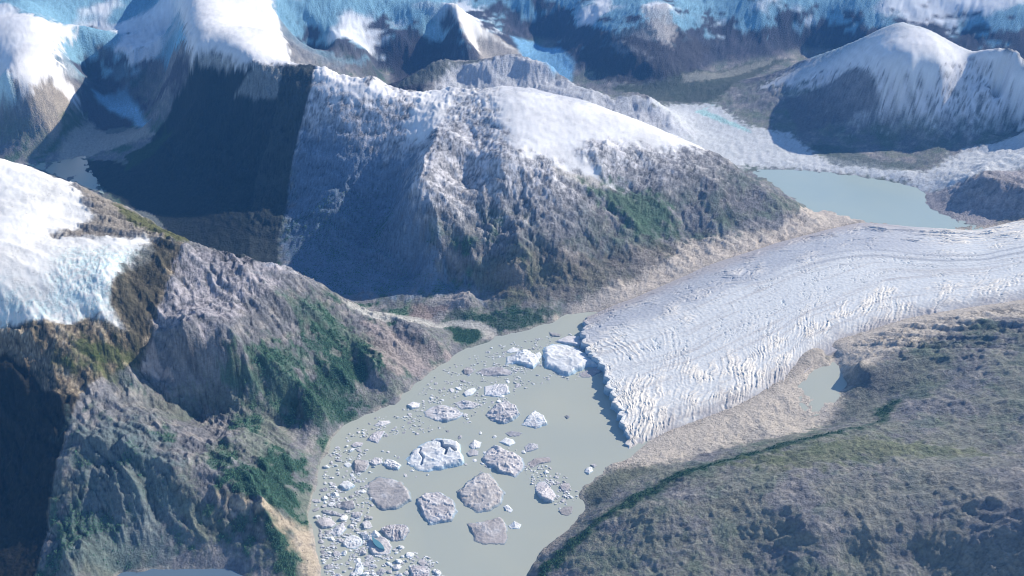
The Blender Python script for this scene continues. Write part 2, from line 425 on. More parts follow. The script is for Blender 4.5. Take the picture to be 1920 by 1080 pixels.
# joints and strata striking across the slopes
strike = np.where(X > 2, F(.25), F(-.62)) * (1 - sstep(70, 82, DIST)) + F(-.5) * sstep(70, 82, DIST)
su, sv2 = wx * np.cos(strike) + wy * np.sin(strike), -wx * np.sin(strike) + wy * np.cos(strike)
joints = ridged(su * F(.35), sv2 * F(1.5), 3, 65, .6) + F(.6) * ridged(su * F(1.1), sv2 * F(3.6), 2, 68, .6)
def lines(u_, v_, seed, wdt):
    return sstep(wdt, 0, np.abs(fbm(u_, v_, 3, seed, .55)))
crk = np.maximum(lines(su * F(.22), sv2 * F(.75), 301, .07), F(.8) * lines(su * F(.6), sv2 * F(1.7), 305, .09))
rockamp = np.clip(amp * 1.4 + sstep(.3, 1.5, Z0) * (1 - gmask) * F(.35) * (1 - soft), 0, 1) * (1 - sstep(105, 130, DIST))
broad = ridged(su * F(.11), sv2 * F(.46), 3, 90, .55)
rockamp = rockamp * (1 - sstep(1, 4, X) * sstep(68, 60, Y) * F(.5))
Z += np.clip(rockamp * 1.3, 0, 1) * (broad - F(.45)) * F(.42) * (1 - sstep(76, 90, DIST) * F(.6))
Z += rockamp * ((joints - F(.6)) * F(.10) - crk * F(.06))
Z += (F(.25) + amp) * fbm(X * F(3.1), Y * F(3.1), 3, 71, .6) * F(.075) * (1 - gmask) * (1 - soft * F(.8))
Z += np.exp(-np.abs(Z0) / F(.35)) * (DIST < 80) * sstep(-.8, -2.0, sdist(GPOLY, X, Y, 4.0)) * (fbm(X * F(.55), Y * F(.55), 4, 79, .6) * F(.16) + F(.01))
fine_w = (sstep(.05, .5, Z0) * (1 - gmask))
Z += fine_w * fbm(X * F(1.1), Y * F(1.1), 3, 77) * F(.10) * (1 - soft * F(.6))
# ------------------------------------------------------------------ what the ground is made of
def C3(r, g, b): return np.array([r, g, b], F)
def mix(c, col, w):
    w = w[..., None]
    return c * (1 - w) + col * w
GX, GY = world_grad(Z)
SL = np.hypot(GX, GY)
n1 = fbm(X / 4, (Y + Z) / 4, 4, 101); YZ = Y + Z * F(.9); n2 = fbm(X * F(.9), YZ * F(.9), 4, 102, .6); n3 = fbm(X * F(3.3), YZ * F(3.3), 3, 103, .65)
n4 = fbm(X / 13, Y / 13, 3, 104)
lay = np.sin((Z * F(5) + X * F(.9) - Y * F(.5) + n1 * F(5)))           # strata
rock = np.empty(X.shape + (3,), F)
rock[...] = C3(.20, .205, .225)
rock = mix(rock, C3(.32, .305, .30), sstep(-.1, .7, n2 + .3 * lay))
rock = mix(rock, C3(.10, .105, .115), sstep(0, .8, n3 - n2 * F(.4)) * F(.75))
heath = C3(.15, .185, .14)
green = C3(.055, .125, .085)
col = rock
hveg = sstep(7.5, 3.5, Z + n1 * F(2.5))
col = mix(col, heath, hveg * sstep(-.25, .45, n1 + n3 * F(.5)) * F(.7))
col = mix(col, C3(.23, .238, .205), sstep(1, 4, X) * sstep(68, 60, Y) * sstep(-.6, .4, n1 + n2 * F(.5)) * F(.6))
col = mix(col, green, hveg * sstep(.0, .3, fbm(X / 3 + 9, Y / 3, 4, 120, .6) - SL * F(.12)) * np.where(X > 2, F(.35), F(.75)))
gsd = sdist(GPOLY, X, Y, 4.0)
col = mix(col, C3(.44, .39, .34), sstep(-2.6, -1.2, gsd) * F(.9))

def paint(pix, c, soft=.5, rough=0.0, w=1.0, cond=None, z=None, rs=1.2, sd=3):
    global col
    m = zone(pix, soft, rough, sd, rs, z) * F(w)
    if cond is not None: m = m * cond
    col = mix(col, C3(*c), m)
    return m

SNOW = (.75, .755, .77); ICE_SHADE_BLUE = (.26, .50, .66); PALE_ICE = (.42, .70, .84); BEIGE = (.46, .40, .35); SLATE = (.10, .10, .15)
# frosted heights of the central mountain
cen = zone([(440,480),(640,560),(1100,580),(1340,480),(1560,425),(1480,362,2.5),(1300,262,6.6),(1100,180,11),(930,150,12.6),(790,165,12.2),(590,112,13.3),(540,105,13.4),(470,150)], .6)
fr = cen * sstep(4.6, 9.5, Z + n2 * F(1.6) + n3 * F(1.2))
col = mix(col, C3(.62, .62, .66), fr * sstep(-.8, .4, n3 * F(.55) + n2 * F(.9)) * F(.9))
col = mix(col, C3(*SNOW), cen * sstep(10.2, 12.4, Z + n2 * F(1.2)) * F(.6))
paint(SNOW_CENTRE, SNOW, 1.3, 2.2, rs=.8)
paint([(770,175),(845,168),(850,190),(820,240),(790,268),(765,262),(755,235),(780,200)], SNOW, .4, .8)
paint([(590,118,13.3),(700,142,12.8),(770,170,12),(700,190),(640,170),(600,150)], (.8,.8,.82), .5, 1.5)
paint([(1040,320),(1110,330),(1155,362),(1110,352),(1060,335)], (.6,.57,.53), .3, .5)
paint([(1100,345),(1160,352),(1240,372),(1256,400),(1262,440),(1225,455),(1190,440),(1150,395)], (.075,.15,.09), .8, 2.2, .8)
paint([(900,520),(1100,470),(1260,455),(1330,470),(1100,560),(960,575)], (.20,.17,.13), .8, 1.5, .5)
paint([(545,260),(620,240),(720,290),(775,290),(770,370),(800,420),(830,520),(900,560),(640,552),(490,495),(535,400)], (.16,.23,.34), 1.2, 2.0, .85)  # blue haze veil and shade painted over the west face
# shade painted near black on the western flank, cut off along map mosaic seams
FLANK_SHADE = (.018, .026, .030)
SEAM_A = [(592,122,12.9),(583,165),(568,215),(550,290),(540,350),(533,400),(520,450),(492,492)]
dk = paint([(362,100),(400,96),(440,116),(470,124),(500,112,13.4),(592,112,13.4)] + SEAM_A[1:] + [(430,520),(300,420),(200,360),(160,330),(165,300),(200,300),(240,310),(290,250),(330,170)], FLANK_SHADE, .35, .5, .97)
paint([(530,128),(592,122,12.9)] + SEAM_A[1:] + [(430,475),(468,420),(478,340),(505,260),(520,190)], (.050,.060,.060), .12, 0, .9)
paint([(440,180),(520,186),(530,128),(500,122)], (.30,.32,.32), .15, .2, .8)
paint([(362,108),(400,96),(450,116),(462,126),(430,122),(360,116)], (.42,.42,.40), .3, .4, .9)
# plateau snow
paint(SNOW_PLATEAU, SNOW, .5, .8)
# western valley
paint([(160,150),(180,130),(330,110),(358,100),(330,170),(280,195),(240,240),(200,250),(160,230),(140,180)], (.07,.07,.10), .5, .8, .9)
paint([(200,130),(245,105),(250,135),(215,150),(180,145)], PALE_ICE, .5, 1.0, .8)
paint([(125,70),(160,-60),(335,-60),(345,40),(352,80),(300,92),(270,100),(210,100),(150,80)], (.24,.50,.68), .6, 1.2)  # icefield tinted with the blue of its shade
paint([(134,82),(200,78),(275,82),(250,98),(210,106),(160,100)], (.62,.78,.74), .3, .2)
paint([(172,162),(238,164),(240,178),(262,200),(280,228),(262,240),(245,222),(200,200),(180,182)], (.30,.55,.75), .5, .3)
paint([(140,235),(165,225),(185,245),(250,240),(290,250),(230,272),(190,285),(150,300),(108,300),(115,275)], (.40,.38,.34), .5, .8)
paint([(235,290),(310,240),(325,245),(290,290),(265,305),(235,322)], (.03,.06,.03), .3, .5, 1)
paint(SNOW_LEFT_PEAK, SNOW, .5, 1.2)
paint([(0,135),(20,140),(32,190),(10,185),(-30,180)], (.55,.72,.74), .4, .4)
paint([(50,150),(95,150),(140,195),(158,215),(150,240),(100,265),(85,240),(60,200)], (.36,.32,.27), .5, .8, .8)
paint([(140,200),(160,210),(150,240),(100,285),(80,290),(110,255)], (.03,.08,.03), .5, .8, .8)
# near left mountain: ice cap, tawny crags, dark corner
paint(ICE_CAP, (.73, .735, .73), .4, .9, rs=.8)
cz = zone([(120,470),(280,470),(240,505),(210,540),(215,590),(160,600),(60,605),(0,610),(0,540),(90,560)], 1.2, 1.0)
cn = ridged(wx * F(1.3) + n1, wy * F(3.0), 3, 160, .6)
col = mix(col, C3(.50,.68,.72), cz * sstep(.55, .25, cn) * F(.75))
Z += cz * soft * (cn - F(.5)) * F(.16)
tw = paint([(100,440),(178,408),(150,345,13.3),(260,398,11.2),(372,462,8.2),(320,455),(200,440)], (.30,.27,.23), .4, .6, .9)
paint([(215,385,12),(260,398,11.2),(372,462,8.2),(345,462),(290,440),(230,405)], (.09,.10,.03), .4, .8, .9)
LS = [(345,458,10.9),(322,510),(300,560),(288,610),(276,650),(262,690),(225,700),(180,718),(150,738),(132,775),(118,830),(104,890),(92,950),(75,1030),(64,1085)]
clear = zone([(-200,600),(0,612),(60,604),(130,612),(160,590),(205,600),(236,615),(228,595),(205,565),(210,530),(238,500),(278,492),(292,470),(282,447,11.6)] + LS + [(-200,1085)], .12)
tan_ = np.empty_like(col); tan_[...] = C3(.20, .165, .115)
st2 = np.sin((X * F(.5) + Y * F(.9)) * F(3.4) + n1 * F(4)) * F(.5) + n3
tan_ = mix(tan_, C3(.42, .36, .27), sstep(.1, .8, st2))
tan_ = mix(tan_, C3(.045, .05, .035), sstep(-.1, -.8, st2))
col = mix(col, tan_, clear * F(.95))
paint([(130,650),(200,630),(262,660),(250,690),(180,700),(120,680)], (.07,.10,.03), .8, 1.5, .85)
paint([(225,505),(282,450),(335,465),(300,555),(262,680),(235,640),(225,600),(215,560)], (.055,.055,.04), .5, .8, .85)
paint([(-200,640),(0,655),(50,680),(80,720),(125,745),(150,742),(132,775),(118,830),(104,890),(92,950),(75,1030),(64,1085),(-200,1085)], (.012,.014,.013), .15, .1, .97)  # deep shade of the corner slope painted near black
# blue-grey rock east of the strip edge
paint([(345,458,10.9),(440,475,9.4),(540,492,7.4),(520,540),(470,560),(430,600),(380,620),(300,610),(295,580),(322,510)], (.42,.40,.44), .3, 1.0, .75, cond=sstep(-.7,.3,n3+n2))
paint([(262,690),(276,650),(285,630),(300,680),(325,715),(300,715)], (.62,.50,.44), .15, .2, .85)
paint([(425,665),(470,640),(560,635),(620,600),(640,640),(560,690),(600,740),(560,780),(480,745),(440,740)], (.045,.12,.07), .6, 1.8, .7)
paint([(520,540),(600,560),(700,640),(730,680),(640,650),(560,600)], (.05,.12,.07), .6, 1.5, .6)
paint([(600,680),(700,640),(690,690),(650,740),(690,760),(600,800),(540,790)], (.035,.09,.06), .6, 1.2, .8)
paint([(410,905),(440,880),(520,850),(580,870),(560,920),(560,980),(500,960),(430,920)], (.025,.085,.055), .6, 1.2, .9)
paint([(140,790),(250,790),(330,860),(345,960),(310,1062),(105,1062)], (.10,.155,.165), 1.0, 2.0, .6)
paint([(470,965),(520,960),(545,1000),(560,1085),(520,1085),(500,1020)], (.025,.075,.05), .5, .8, .9)
paint([(415,925),(450,930),(540,970),(590,1010),(612,1060),(612,1100),(570,1085),(545,1000),(500,965),(440,950)], (.50,.42,.32), .4, .7, .85)
paint([(700,600),(760,625),(830,650),(850,670),(790,700),(740,700),(700,650),(680,610)], (.36,.31,.30), .5, 1.2, .8)
paint([(780,605),(800,560),(880,545),(900,550),(860,600)], (.42,.39,.38), .4, .5, .7)
paint([(640,560),(770,565),(765,600),(700,590),(650,575)], (.14,.22,.15), .3, .5, .9)
paint([(770,570),(850,575),(790,600),(765,592)], (.30,.24,.22), .3, .6, .8)
paint([(820,610),(850,580),(1000,580),(1060,590),(985,618),(930,628),(900,605)], (.05,.10,.07), .4, 1.0, .8)
paint([(640,560),(700,585),(790,597),(820,608),(850,600),(900,603),(930,618),(932,630),(905,640),(898,622),(850,610),(815,616),(780,608),(700,600),(650,572)], (.44,.44,.42), .15, .15, .95)
paint([(845,615),(895,618),(910,632),(880,645),(850,640)], (.03,.09,.06), .2, .3, .9)
# moraines
NMOR = [(1030,600),(1100,560),(1200,525),(1290,455),(1340,448),(1460,432),(1520,390),(1600,402),(1620,412),(1460,452),(1330,495),(1200,550),(1100,592)]
paint(NMOR, (.55,.49,.43), .4, 1.0, .9)
paint([(1184,862),(1190,840),(1260,810),(1340,785),(1420,750),(1500,700),(1540,660),(1600,632),(1700,598),(1800,578),(1930,560),(1930,592),(1850,600),(1750,630),(1680,660),(1620,700),(1590,740),(1560,790),(1480,815),(1400,832),(1290,860),(1200,880)], (.52,.47,.41), .5, 1.0, .92)
paint([(1545,662),(1600,690),(1700,680),(1720,720),(1640,760),(1590,790),(1560,790),(1590,730)], (.15,.16,.15), .6, 1.5, .7)
paint([(1000,1075,.5),(1060,1015,1.1),(1130,960,1.6),(1200,917,2.1),(1280,876,2.5),(1400,842,2.7),(1500,816,2.8),(1650,788,2.8),(1640,765),(1700,740),(1660,790),(1500,832),(1400,856),(1280,896),(1130,985),(1020,1085)], (.03,.075,.05), .4, .6, .92)
paint([(1110,905),(1090,935),(1120,950),(1180,900),(1230,880),(1200,870),(1140,890)], (.13,.15,.12), .4, .7, .8)
paint([(1060,1010),(1110,955),(1090,950),(1040,1005),(1000,1060)], (.40,.35,.30), .3, .6, .6)
paint([(1350,870),(1600,820),(1760,830),(1880,850),(1700,858),(1500,880)], (.13,.16,.08), .8, 1.5, .6)
# far plain and the ice tongue from the east
paint([(1210,190),(1260,195),(1340,195),(1400,235),(1480,250),(1530,290),(1640,310),(1740,320),(1800,285),(1930,235),(2080,240),(2080,330),(1920,315),(1800,350),(1740,365),(1700,342),(1600,327),(1500,318),(1400,312),(1300,270),(1240,225)], (.60,.63,.66), .6, 1.4, .9)
paint([(1520,270),(1600,280),(1640,300),(1760,300),(1700,318),(1560,310)], (.09,.12,.12), .5, 1.2, .7)
paint([(1730,362),(1780,350),(1830,330),(1930,310),(2080,310),(2080,400),(1900,402),(1830,424),(1765,405),(1735,388)], (.34,.32,.34), .5, .8, .9)
paint([(1340,195),(1320,206),(1400,240),(1410,250),(1300,210)], (.30,.62,.62), .2, .3, .6)
# right snow mountain
rm = zone([(1340,205),(1362,182,1.4),(1430,142,2.9),(1500,110,5.1),(1600,72,9.0),(1690,32,13.2),(1745,47,12.4),(1812,80,11.1),(1862,84,12.1),(1925,127,9.9),(2080,190,8.5),(2080,240),(1900,240),(1780,285),(1600,300),(1500,255)], .5)
col = mix(col, C3(.70, .70, .74), rm * sstep(2.0, 6.5, Z + n2 * F(1.8) + n3) * sstep(-.9, .2, n3 + n2) * F(.95))
paint(SNOW_RIGHT, SNOW, .5, 1.8, .95)
paint([(1470,185),(1590,130),(1650,205),(1600,215),(1560,235),(1500,250)], (.15,.15,.17), .25, .1, .85)
# ranges at the back: blue of shade and haze put into rock and ice
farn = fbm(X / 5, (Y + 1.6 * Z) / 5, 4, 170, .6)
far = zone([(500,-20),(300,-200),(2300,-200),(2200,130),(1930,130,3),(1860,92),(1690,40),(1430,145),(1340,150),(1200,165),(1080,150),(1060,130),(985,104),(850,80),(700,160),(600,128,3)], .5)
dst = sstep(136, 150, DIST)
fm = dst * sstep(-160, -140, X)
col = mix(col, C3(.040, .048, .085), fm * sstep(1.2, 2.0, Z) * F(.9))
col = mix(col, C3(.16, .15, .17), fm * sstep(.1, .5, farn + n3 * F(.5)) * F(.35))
col = mix(col, C3(*ICE_SHADE_BLUE) * F(.8), fm * sstep(5.0, 6.6, Z + farn * F(5)) * F(.92))
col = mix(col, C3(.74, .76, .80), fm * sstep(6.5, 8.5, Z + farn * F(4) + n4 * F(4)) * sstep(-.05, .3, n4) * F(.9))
paint(SNOW_PLATEAU, SNOW, .5, .8)
paint(SNOW_LEFT_PEAK, SNOW, .5, 1.2)
paint([(880,70),(930,60),(985,104),(940,106),(900,100)], (.30,.28,.26), .4, .6, .8)
paint([(690,160),(735,105),(790,60),(846,6),(858,40),(882,62),(890,75),(845,100),(800,160)], (.05,.05,.075), .5, .8, .93)  # shaded left face of the peak, painted dark
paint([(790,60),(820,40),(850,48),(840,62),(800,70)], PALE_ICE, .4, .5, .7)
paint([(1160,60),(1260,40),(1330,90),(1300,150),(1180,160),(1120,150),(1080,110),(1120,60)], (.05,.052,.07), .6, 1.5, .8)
paint([(846,4),(850,0,10.2),(905,45,5.9),(945,78,3.1),(985,104),(930,112),(905,104),(880,75),(862,40)], (.78,.76,.72), .5, .5)  # sunlit right face of the peak, painted pale
paint([(895,75),(925,66),(985,104),(950,110),(920,108)], (.26,.24,.23), .4, .6, .8)
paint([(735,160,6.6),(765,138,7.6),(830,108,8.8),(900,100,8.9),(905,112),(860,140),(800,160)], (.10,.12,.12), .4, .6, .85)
paint([(850,120),(950,94,9.4),(1025,104,8.8),(1060,146,6.6),(1150,180,4.9),(1192,168,5.6),(1250,205,3.6),(1300,252),(1100,196),(960,170),(820,160)], (.55,.57,.62), .4, 1.2, .75)
paint([(958,66),(1000,78),(1050,90),(1078,120),(1070,152),(1040,145),(1010,112),(975,98)], (.20,.42,.64), .6, .3)
paint([(1140,165),(1250,150),(1400,118),(1480,112),(1420,140),(1340,190),(1240,190)], (.06,.08,.07), .5, .8, .9)
paint([(1280,140),(1400,122),(1450,112),(1440,122),(1330,150),(1282,156)], (.25,.26,.24), .3, .6, .8)
paint([(1200,20),(1250,5),(1268,60),(1255,90),(1230,70)], (.48,.46,.45), .5, 1.2, .7)
# beaches
shore = (Z0 < .16) & (DIST < 80)
col = mix(col, C3(.46, .42, .38), shore * sstep(.16, .04, Z0) * F(.6) * sstep(-.6, .3, n1))
# the lake floor
col = mix(col, C3(.2, .22, .21), (Z < -.02) * F(1.0))
jn = (joints - F(.6)) * rockamp
grain = 1 - F(.42) * crk * rockamp + F(.26) * jn + F(.28) * (broad - F(.4)) * rockamp + F(.24) * n3 + F(.08) * perlin(X * F(9), Y * F(9), 140)
snowy = sstep(.5, .72, col.mean(-1))
col = col * (1 + snowy * (F(.09) * n2 + F(.10) * n1 + F(.05) * lay))[..., None]
col = col * (1 + (grain - 1) * (1 - snowy * F(.85)))[..., None]
col = np.clip(col, .004, .9)

# ------------------------------------------------------------------ materials
def new_mat(name):
    m = bpy.data.materials.new(name); m.use_nodes = True
    nt = m.node_tree; nt.nodes.clear()
    out = nt.nodes.new('ShaderNodeOutputMaterial')
    b = nt.nodes.new('ShaderNodeBsdfPrincipled')
    nt.links.new(b.outputs[0], out.inputs[0])
    return m, nt, b

def ground_mat(name, scale=6.0, bump=.25, dist=.08, contrast=.35, rough=.92):
    m, nt, b = new_mat(name)
    N, L = nt.nodes.new, nt.links.new
    at = N('ShaderNodeAttribute'); at.attribute_name = 'tint'
    geo = N('ShaderNodeNewGeometry')
    no = N('ShaderNodeTexNoise'); no.inputs['Scale'].default_value = scale; no.inputs['Detail'].default_value = 5; no.inputs['Roughness'].default_value = .65
    L(geo.outputs['Position'], no.inputs['Vector'])
    mr = N('ShaderNodeMapRange'); mr.inputs[1].default_value = .3; mr.inputs[2].default_value = .7
    mr.inputs[3].default_value = 1 - contrast; mr.inputs[4].default_value = 1 + contrast
    L(no.outputs[0], mr.inputs[0])
    sp0 = N('ShaderNodeSeparateColor'); L(at.outputs['Color'], sp0.inputs[0])
    for k_, lo_, hi_ in ((3, 1 - contrast, 1 - contrast * .12), (4, 1 + contrast, 1 + contrast * .12)):
        q_ = N('ShaderNodeMapRange'); q_.inputs[1].default_value = .35; q_.inputs[2].default_value = .7
        q_.inputs[3].default_value = lo_; q_.inputs[4].default_value = hi_
        L(sp0.outputs[0], q_.inputs[0]); L(q_.outputs[0], mr.inputs[k_])
    vm = N('ShaderNodeVectorMath'); vm.operation = 'SCALE'
    L(at.outputs['Color'], vm.inputs[0]); L(mr.outputs[0], vm.inputs['Scale'])
    L(vm.outputs[0], b.inputs['Base Color'])
    b.inputs['Roughness'].default_value = rough
    b.inputs['Specular IOR Level'].default_value = .15
    bp = N('ShaderNodeBump'); bp.inputs['Strength'].default_value = bump; bp.inputs['Distance'].default_value = dist
    sp = N('ShaderNodeSeparateColor'); L(at.outputs['Color'], sp.inputs[0])
    ms = N('ShaderNodeMapRange'); ms.inputs[1].default_value = .35; ms.inputs[2].default_value = .75
    ms.inputs[3].default_value = bump; ms.inputs[4].default_value = bump * .16
    L(sp.outputs[0], ms.inputs[0]); L(ms.outputs[0], bp.inputs['Strength'])
    L(no.outputs[0], bp.inputs['Height']); L(bp.outputs[0], b.inputs['Normal'])
    return m
M_ROCK = ground_mat('weathered_rock', 4.5, .9, .20, .26)
M_ICE = ground_mat('crevassed_ice', 9.0, .25, .05, .10, .6)

def water_mat(name, colr, rough=.22):
    m, nt, b = new_mat(name)
    N, L = nt.nodes.new, nt.links.new
    geo = N('ShaderNodeNewGeometry')
    no = N('ShaderNodeTexNoise'); no.inputs['Scale'].default_value = .07; no.inputs['Detail'].default_value = 6; no.inputs['Distortion'].default_value = 1.5
    L(geo.outputs['Position'], no.inputs['Vector'])
    cr_ = N('ShaderNodeMix'); cr_.data_type = 'RGBA'
    cr_.inputs[6].default_value = (*[c * k_ for c, k_ in zip(colr, (.84, .90, .98))], 1); cr_.inputs[7].default_value = (*[c * k_ for c, k_ in zip(colr, (1.14, 1.10, 1.02))], 1)
    L(no.outputs[0], cr_.inputs[0]); L(cr_.outputs[2], b.inputs['Base Color'])
    n2_ = N('ShaderNodeTexNoise'); n2_.inputs['Scale'].default_value = 14; n2_.inputs['Detail'].default_value = 3
    L(geo.outputs['Position'], n2_.inputs['Vector'])
    bp = N('ShaderNodeBump'); bp.inputs['Strength'].default_value = .12; bp.inputs['Distance'].default_value = .01
    L(n2_.outputs[0], bp.inputs['Height']); L(bp.outputs[0], b.inputs['Normal'])
    b.inputs['Roughness'].default_value = rough
    b.inputs['Specular IOR Level'].default_value = .3
    return m

# ------------------------------------------------------------------ building meshes from arrays
def mesh_from(name, V, Fq, mat, tint=None, smooth=True):
    me = bpy.data.meshes.new(name)
    nv, nf, k = len(V), len(Fq), Fq.shape[1]
    me.vertices.add(nv); me.vertices.foreach_set('co', np.ascontiguousarray(V, F).ravel())
    me.loops.add(nf * k); me.loops.foreach_set('vertex_index', np.ascontiguousarray(Fq, np.int32).ravel())
    me.polygons.add(nf)
    me.polygons.foreach_set('loop_start', np.arange(0, nf * k, k, dtype=np.int32))
    me.polygons.foreach_set('use_smooth', np.full(nf, smooth))
    me.update(calc_edges=True)
    if tint is not None:
        a = me.color_attributes.new('tint', 'FLOAT_COLOR', 'POINT')
        a.data.foreach_set('color', np.concatenate([tint, np.ones((nv, 1), F)], 1).astype(F).ravel())
    me.materials.append(mat)
    return me
def link(name, me, parent=None, **props):
    o = bpy.data.objects.new(name, me)
    COL.objects.link(o)
    if parent: o.parent = parent
    for k, v in props.items(): o[k] = v
    return o

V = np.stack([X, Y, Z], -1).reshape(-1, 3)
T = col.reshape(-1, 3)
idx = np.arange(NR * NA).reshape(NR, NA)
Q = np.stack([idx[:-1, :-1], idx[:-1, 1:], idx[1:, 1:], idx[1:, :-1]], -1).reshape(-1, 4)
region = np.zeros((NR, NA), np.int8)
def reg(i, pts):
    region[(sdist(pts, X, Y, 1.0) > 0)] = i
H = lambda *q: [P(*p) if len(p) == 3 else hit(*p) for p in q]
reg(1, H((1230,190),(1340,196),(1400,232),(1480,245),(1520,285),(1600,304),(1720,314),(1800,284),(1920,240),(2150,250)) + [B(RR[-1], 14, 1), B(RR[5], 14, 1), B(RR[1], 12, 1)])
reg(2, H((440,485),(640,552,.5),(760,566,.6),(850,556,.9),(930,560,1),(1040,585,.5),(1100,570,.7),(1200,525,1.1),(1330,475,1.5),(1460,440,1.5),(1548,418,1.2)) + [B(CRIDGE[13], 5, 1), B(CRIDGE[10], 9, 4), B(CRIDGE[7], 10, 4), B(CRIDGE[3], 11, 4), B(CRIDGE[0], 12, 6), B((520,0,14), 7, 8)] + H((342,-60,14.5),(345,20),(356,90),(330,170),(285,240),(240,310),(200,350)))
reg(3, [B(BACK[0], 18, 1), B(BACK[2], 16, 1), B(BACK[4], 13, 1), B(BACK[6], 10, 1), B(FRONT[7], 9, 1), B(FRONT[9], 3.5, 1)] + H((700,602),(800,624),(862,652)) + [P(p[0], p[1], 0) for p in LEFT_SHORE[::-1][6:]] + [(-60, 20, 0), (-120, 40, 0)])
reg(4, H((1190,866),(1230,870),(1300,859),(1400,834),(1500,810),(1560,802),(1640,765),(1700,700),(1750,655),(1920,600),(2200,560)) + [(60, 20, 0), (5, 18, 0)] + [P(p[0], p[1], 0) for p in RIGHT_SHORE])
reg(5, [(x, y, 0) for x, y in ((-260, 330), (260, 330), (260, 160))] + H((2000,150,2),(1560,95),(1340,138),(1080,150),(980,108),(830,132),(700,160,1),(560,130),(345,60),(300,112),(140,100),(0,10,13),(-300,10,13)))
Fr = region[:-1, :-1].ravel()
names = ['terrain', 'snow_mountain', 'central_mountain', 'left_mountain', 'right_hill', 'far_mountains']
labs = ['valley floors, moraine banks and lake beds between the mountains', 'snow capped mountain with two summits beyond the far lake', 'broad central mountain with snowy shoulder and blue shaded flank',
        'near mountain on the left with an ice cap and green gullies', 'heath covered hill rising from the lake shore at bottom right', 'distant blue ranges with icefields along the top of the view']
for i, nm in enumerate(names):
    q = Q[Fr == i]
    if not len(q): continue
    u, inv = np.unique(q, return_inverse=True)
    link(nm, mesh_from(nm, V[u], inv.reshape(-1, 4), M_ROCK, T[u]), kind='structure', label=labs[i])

# ------------------------------------------------------------------ lakes
def lake(name, pts, z, mat, label):
    pts = [(p[0], p[1], z) for p in pts]
    me = bpy.data.meshes.new(name)
    me.from_pydata(pts, [], [list(range(len(pts)))])
    me.materials.append(mat)
    return link(name, me, kind='structure', label=label)
M_MILK = water_mat('silty_lake_water', (.43, .455, .40))
M_FAR = water_mat('far_lake_water', (.39, .475, .455))
M_WEST = water_mat('west_lake_water', (.36, .42, .36))
lake('lake', [(-40, 24), (20, 24), (24, 45), (22, 60), (24, 72), (20, 82), (4, 80), (-16, 74), (-26, 60), (-40, 50)], 0.0, M_MILK, 'milky grey green lake strewn with icebergs below the glacier front')
def swell(pix, z, k=1.08):
    w = np.array([P(p[0], p[1], z)[:2] for p in pix]); c = w.mean(0)
    return [tuple(c + (p - c) * k) for p in w]
lake('cove', [(-40, 24), (-40, 43.2), (-16.5, 43.2), (-13, 40.5), (-9.6, 38.5), (-9.5, 24)], 0.006, water_mat('shade_blue_water', (.12, .18, .25)), 'cove at the bottom left with shade painted into its dark blue water')  # extra darker sheet over the lake arm, shade put into its colour
lake('far_lake', swell([(1400,318),(1500,318),(1600,326),(1700,340),(1745,356),(1760,400),(1850,426),(1840,446),(1700,446),(1610,420),(1500,400),(1460,365),(1410,335)], .8, 1.0), .8, M_FAR, 'still turquoise lake behind the glacier bend')
lake('west_lake', swell(WLAKE, .6, 1.1), .6, M_WEST, 'pale green lake in the deep valley at upper left')
lake('pond', swell(POND, .3, 1.25), .3, M_MILK, 'small pale meltwater pond beside the glacier margin')

# ------------------------------------------------------------------ haze
def haze_box():
    x0, x1, y0, y1, z0, z1 = -262, 262, -12, 400, -4, 47.5
    v = [(x, y, z) for z in (z0, z1) for y in (y0, y1) for x in (x0, x1)]
    f = [(0,2,3,1),(4,5,7,6),(0,1,5,4),(2,6,7,3),(0,4,6,2),(1,3,7,5)]
    me = bpy.data.meshes.new('haze'); me.from_pydata(v, [], f)
    m = bpy.data.materials.new('pale_air'); m.use_nodes = True
    nt = m.node_tree; nt.nodes.clear()
    o = nt.nodes.new('ShaderNodeOutputMaterial'); pv = nt.nodes.new('ShaderNodeVolumePrincipled')
    pv.inputs['Density'].default_value = .0010
    pv.inputs['Color'].default_value = (.12, .42, 1.0, 1)
    pv.inputs['Anisotropy'].default_value = .0
    nt.links.new(pv.outputs[0], o.inputs['Volume'])
    me.materials.append(m)
    link('haze', me, kind='stuff', label='thin blue air between the camera and the mountains')
haze_box()

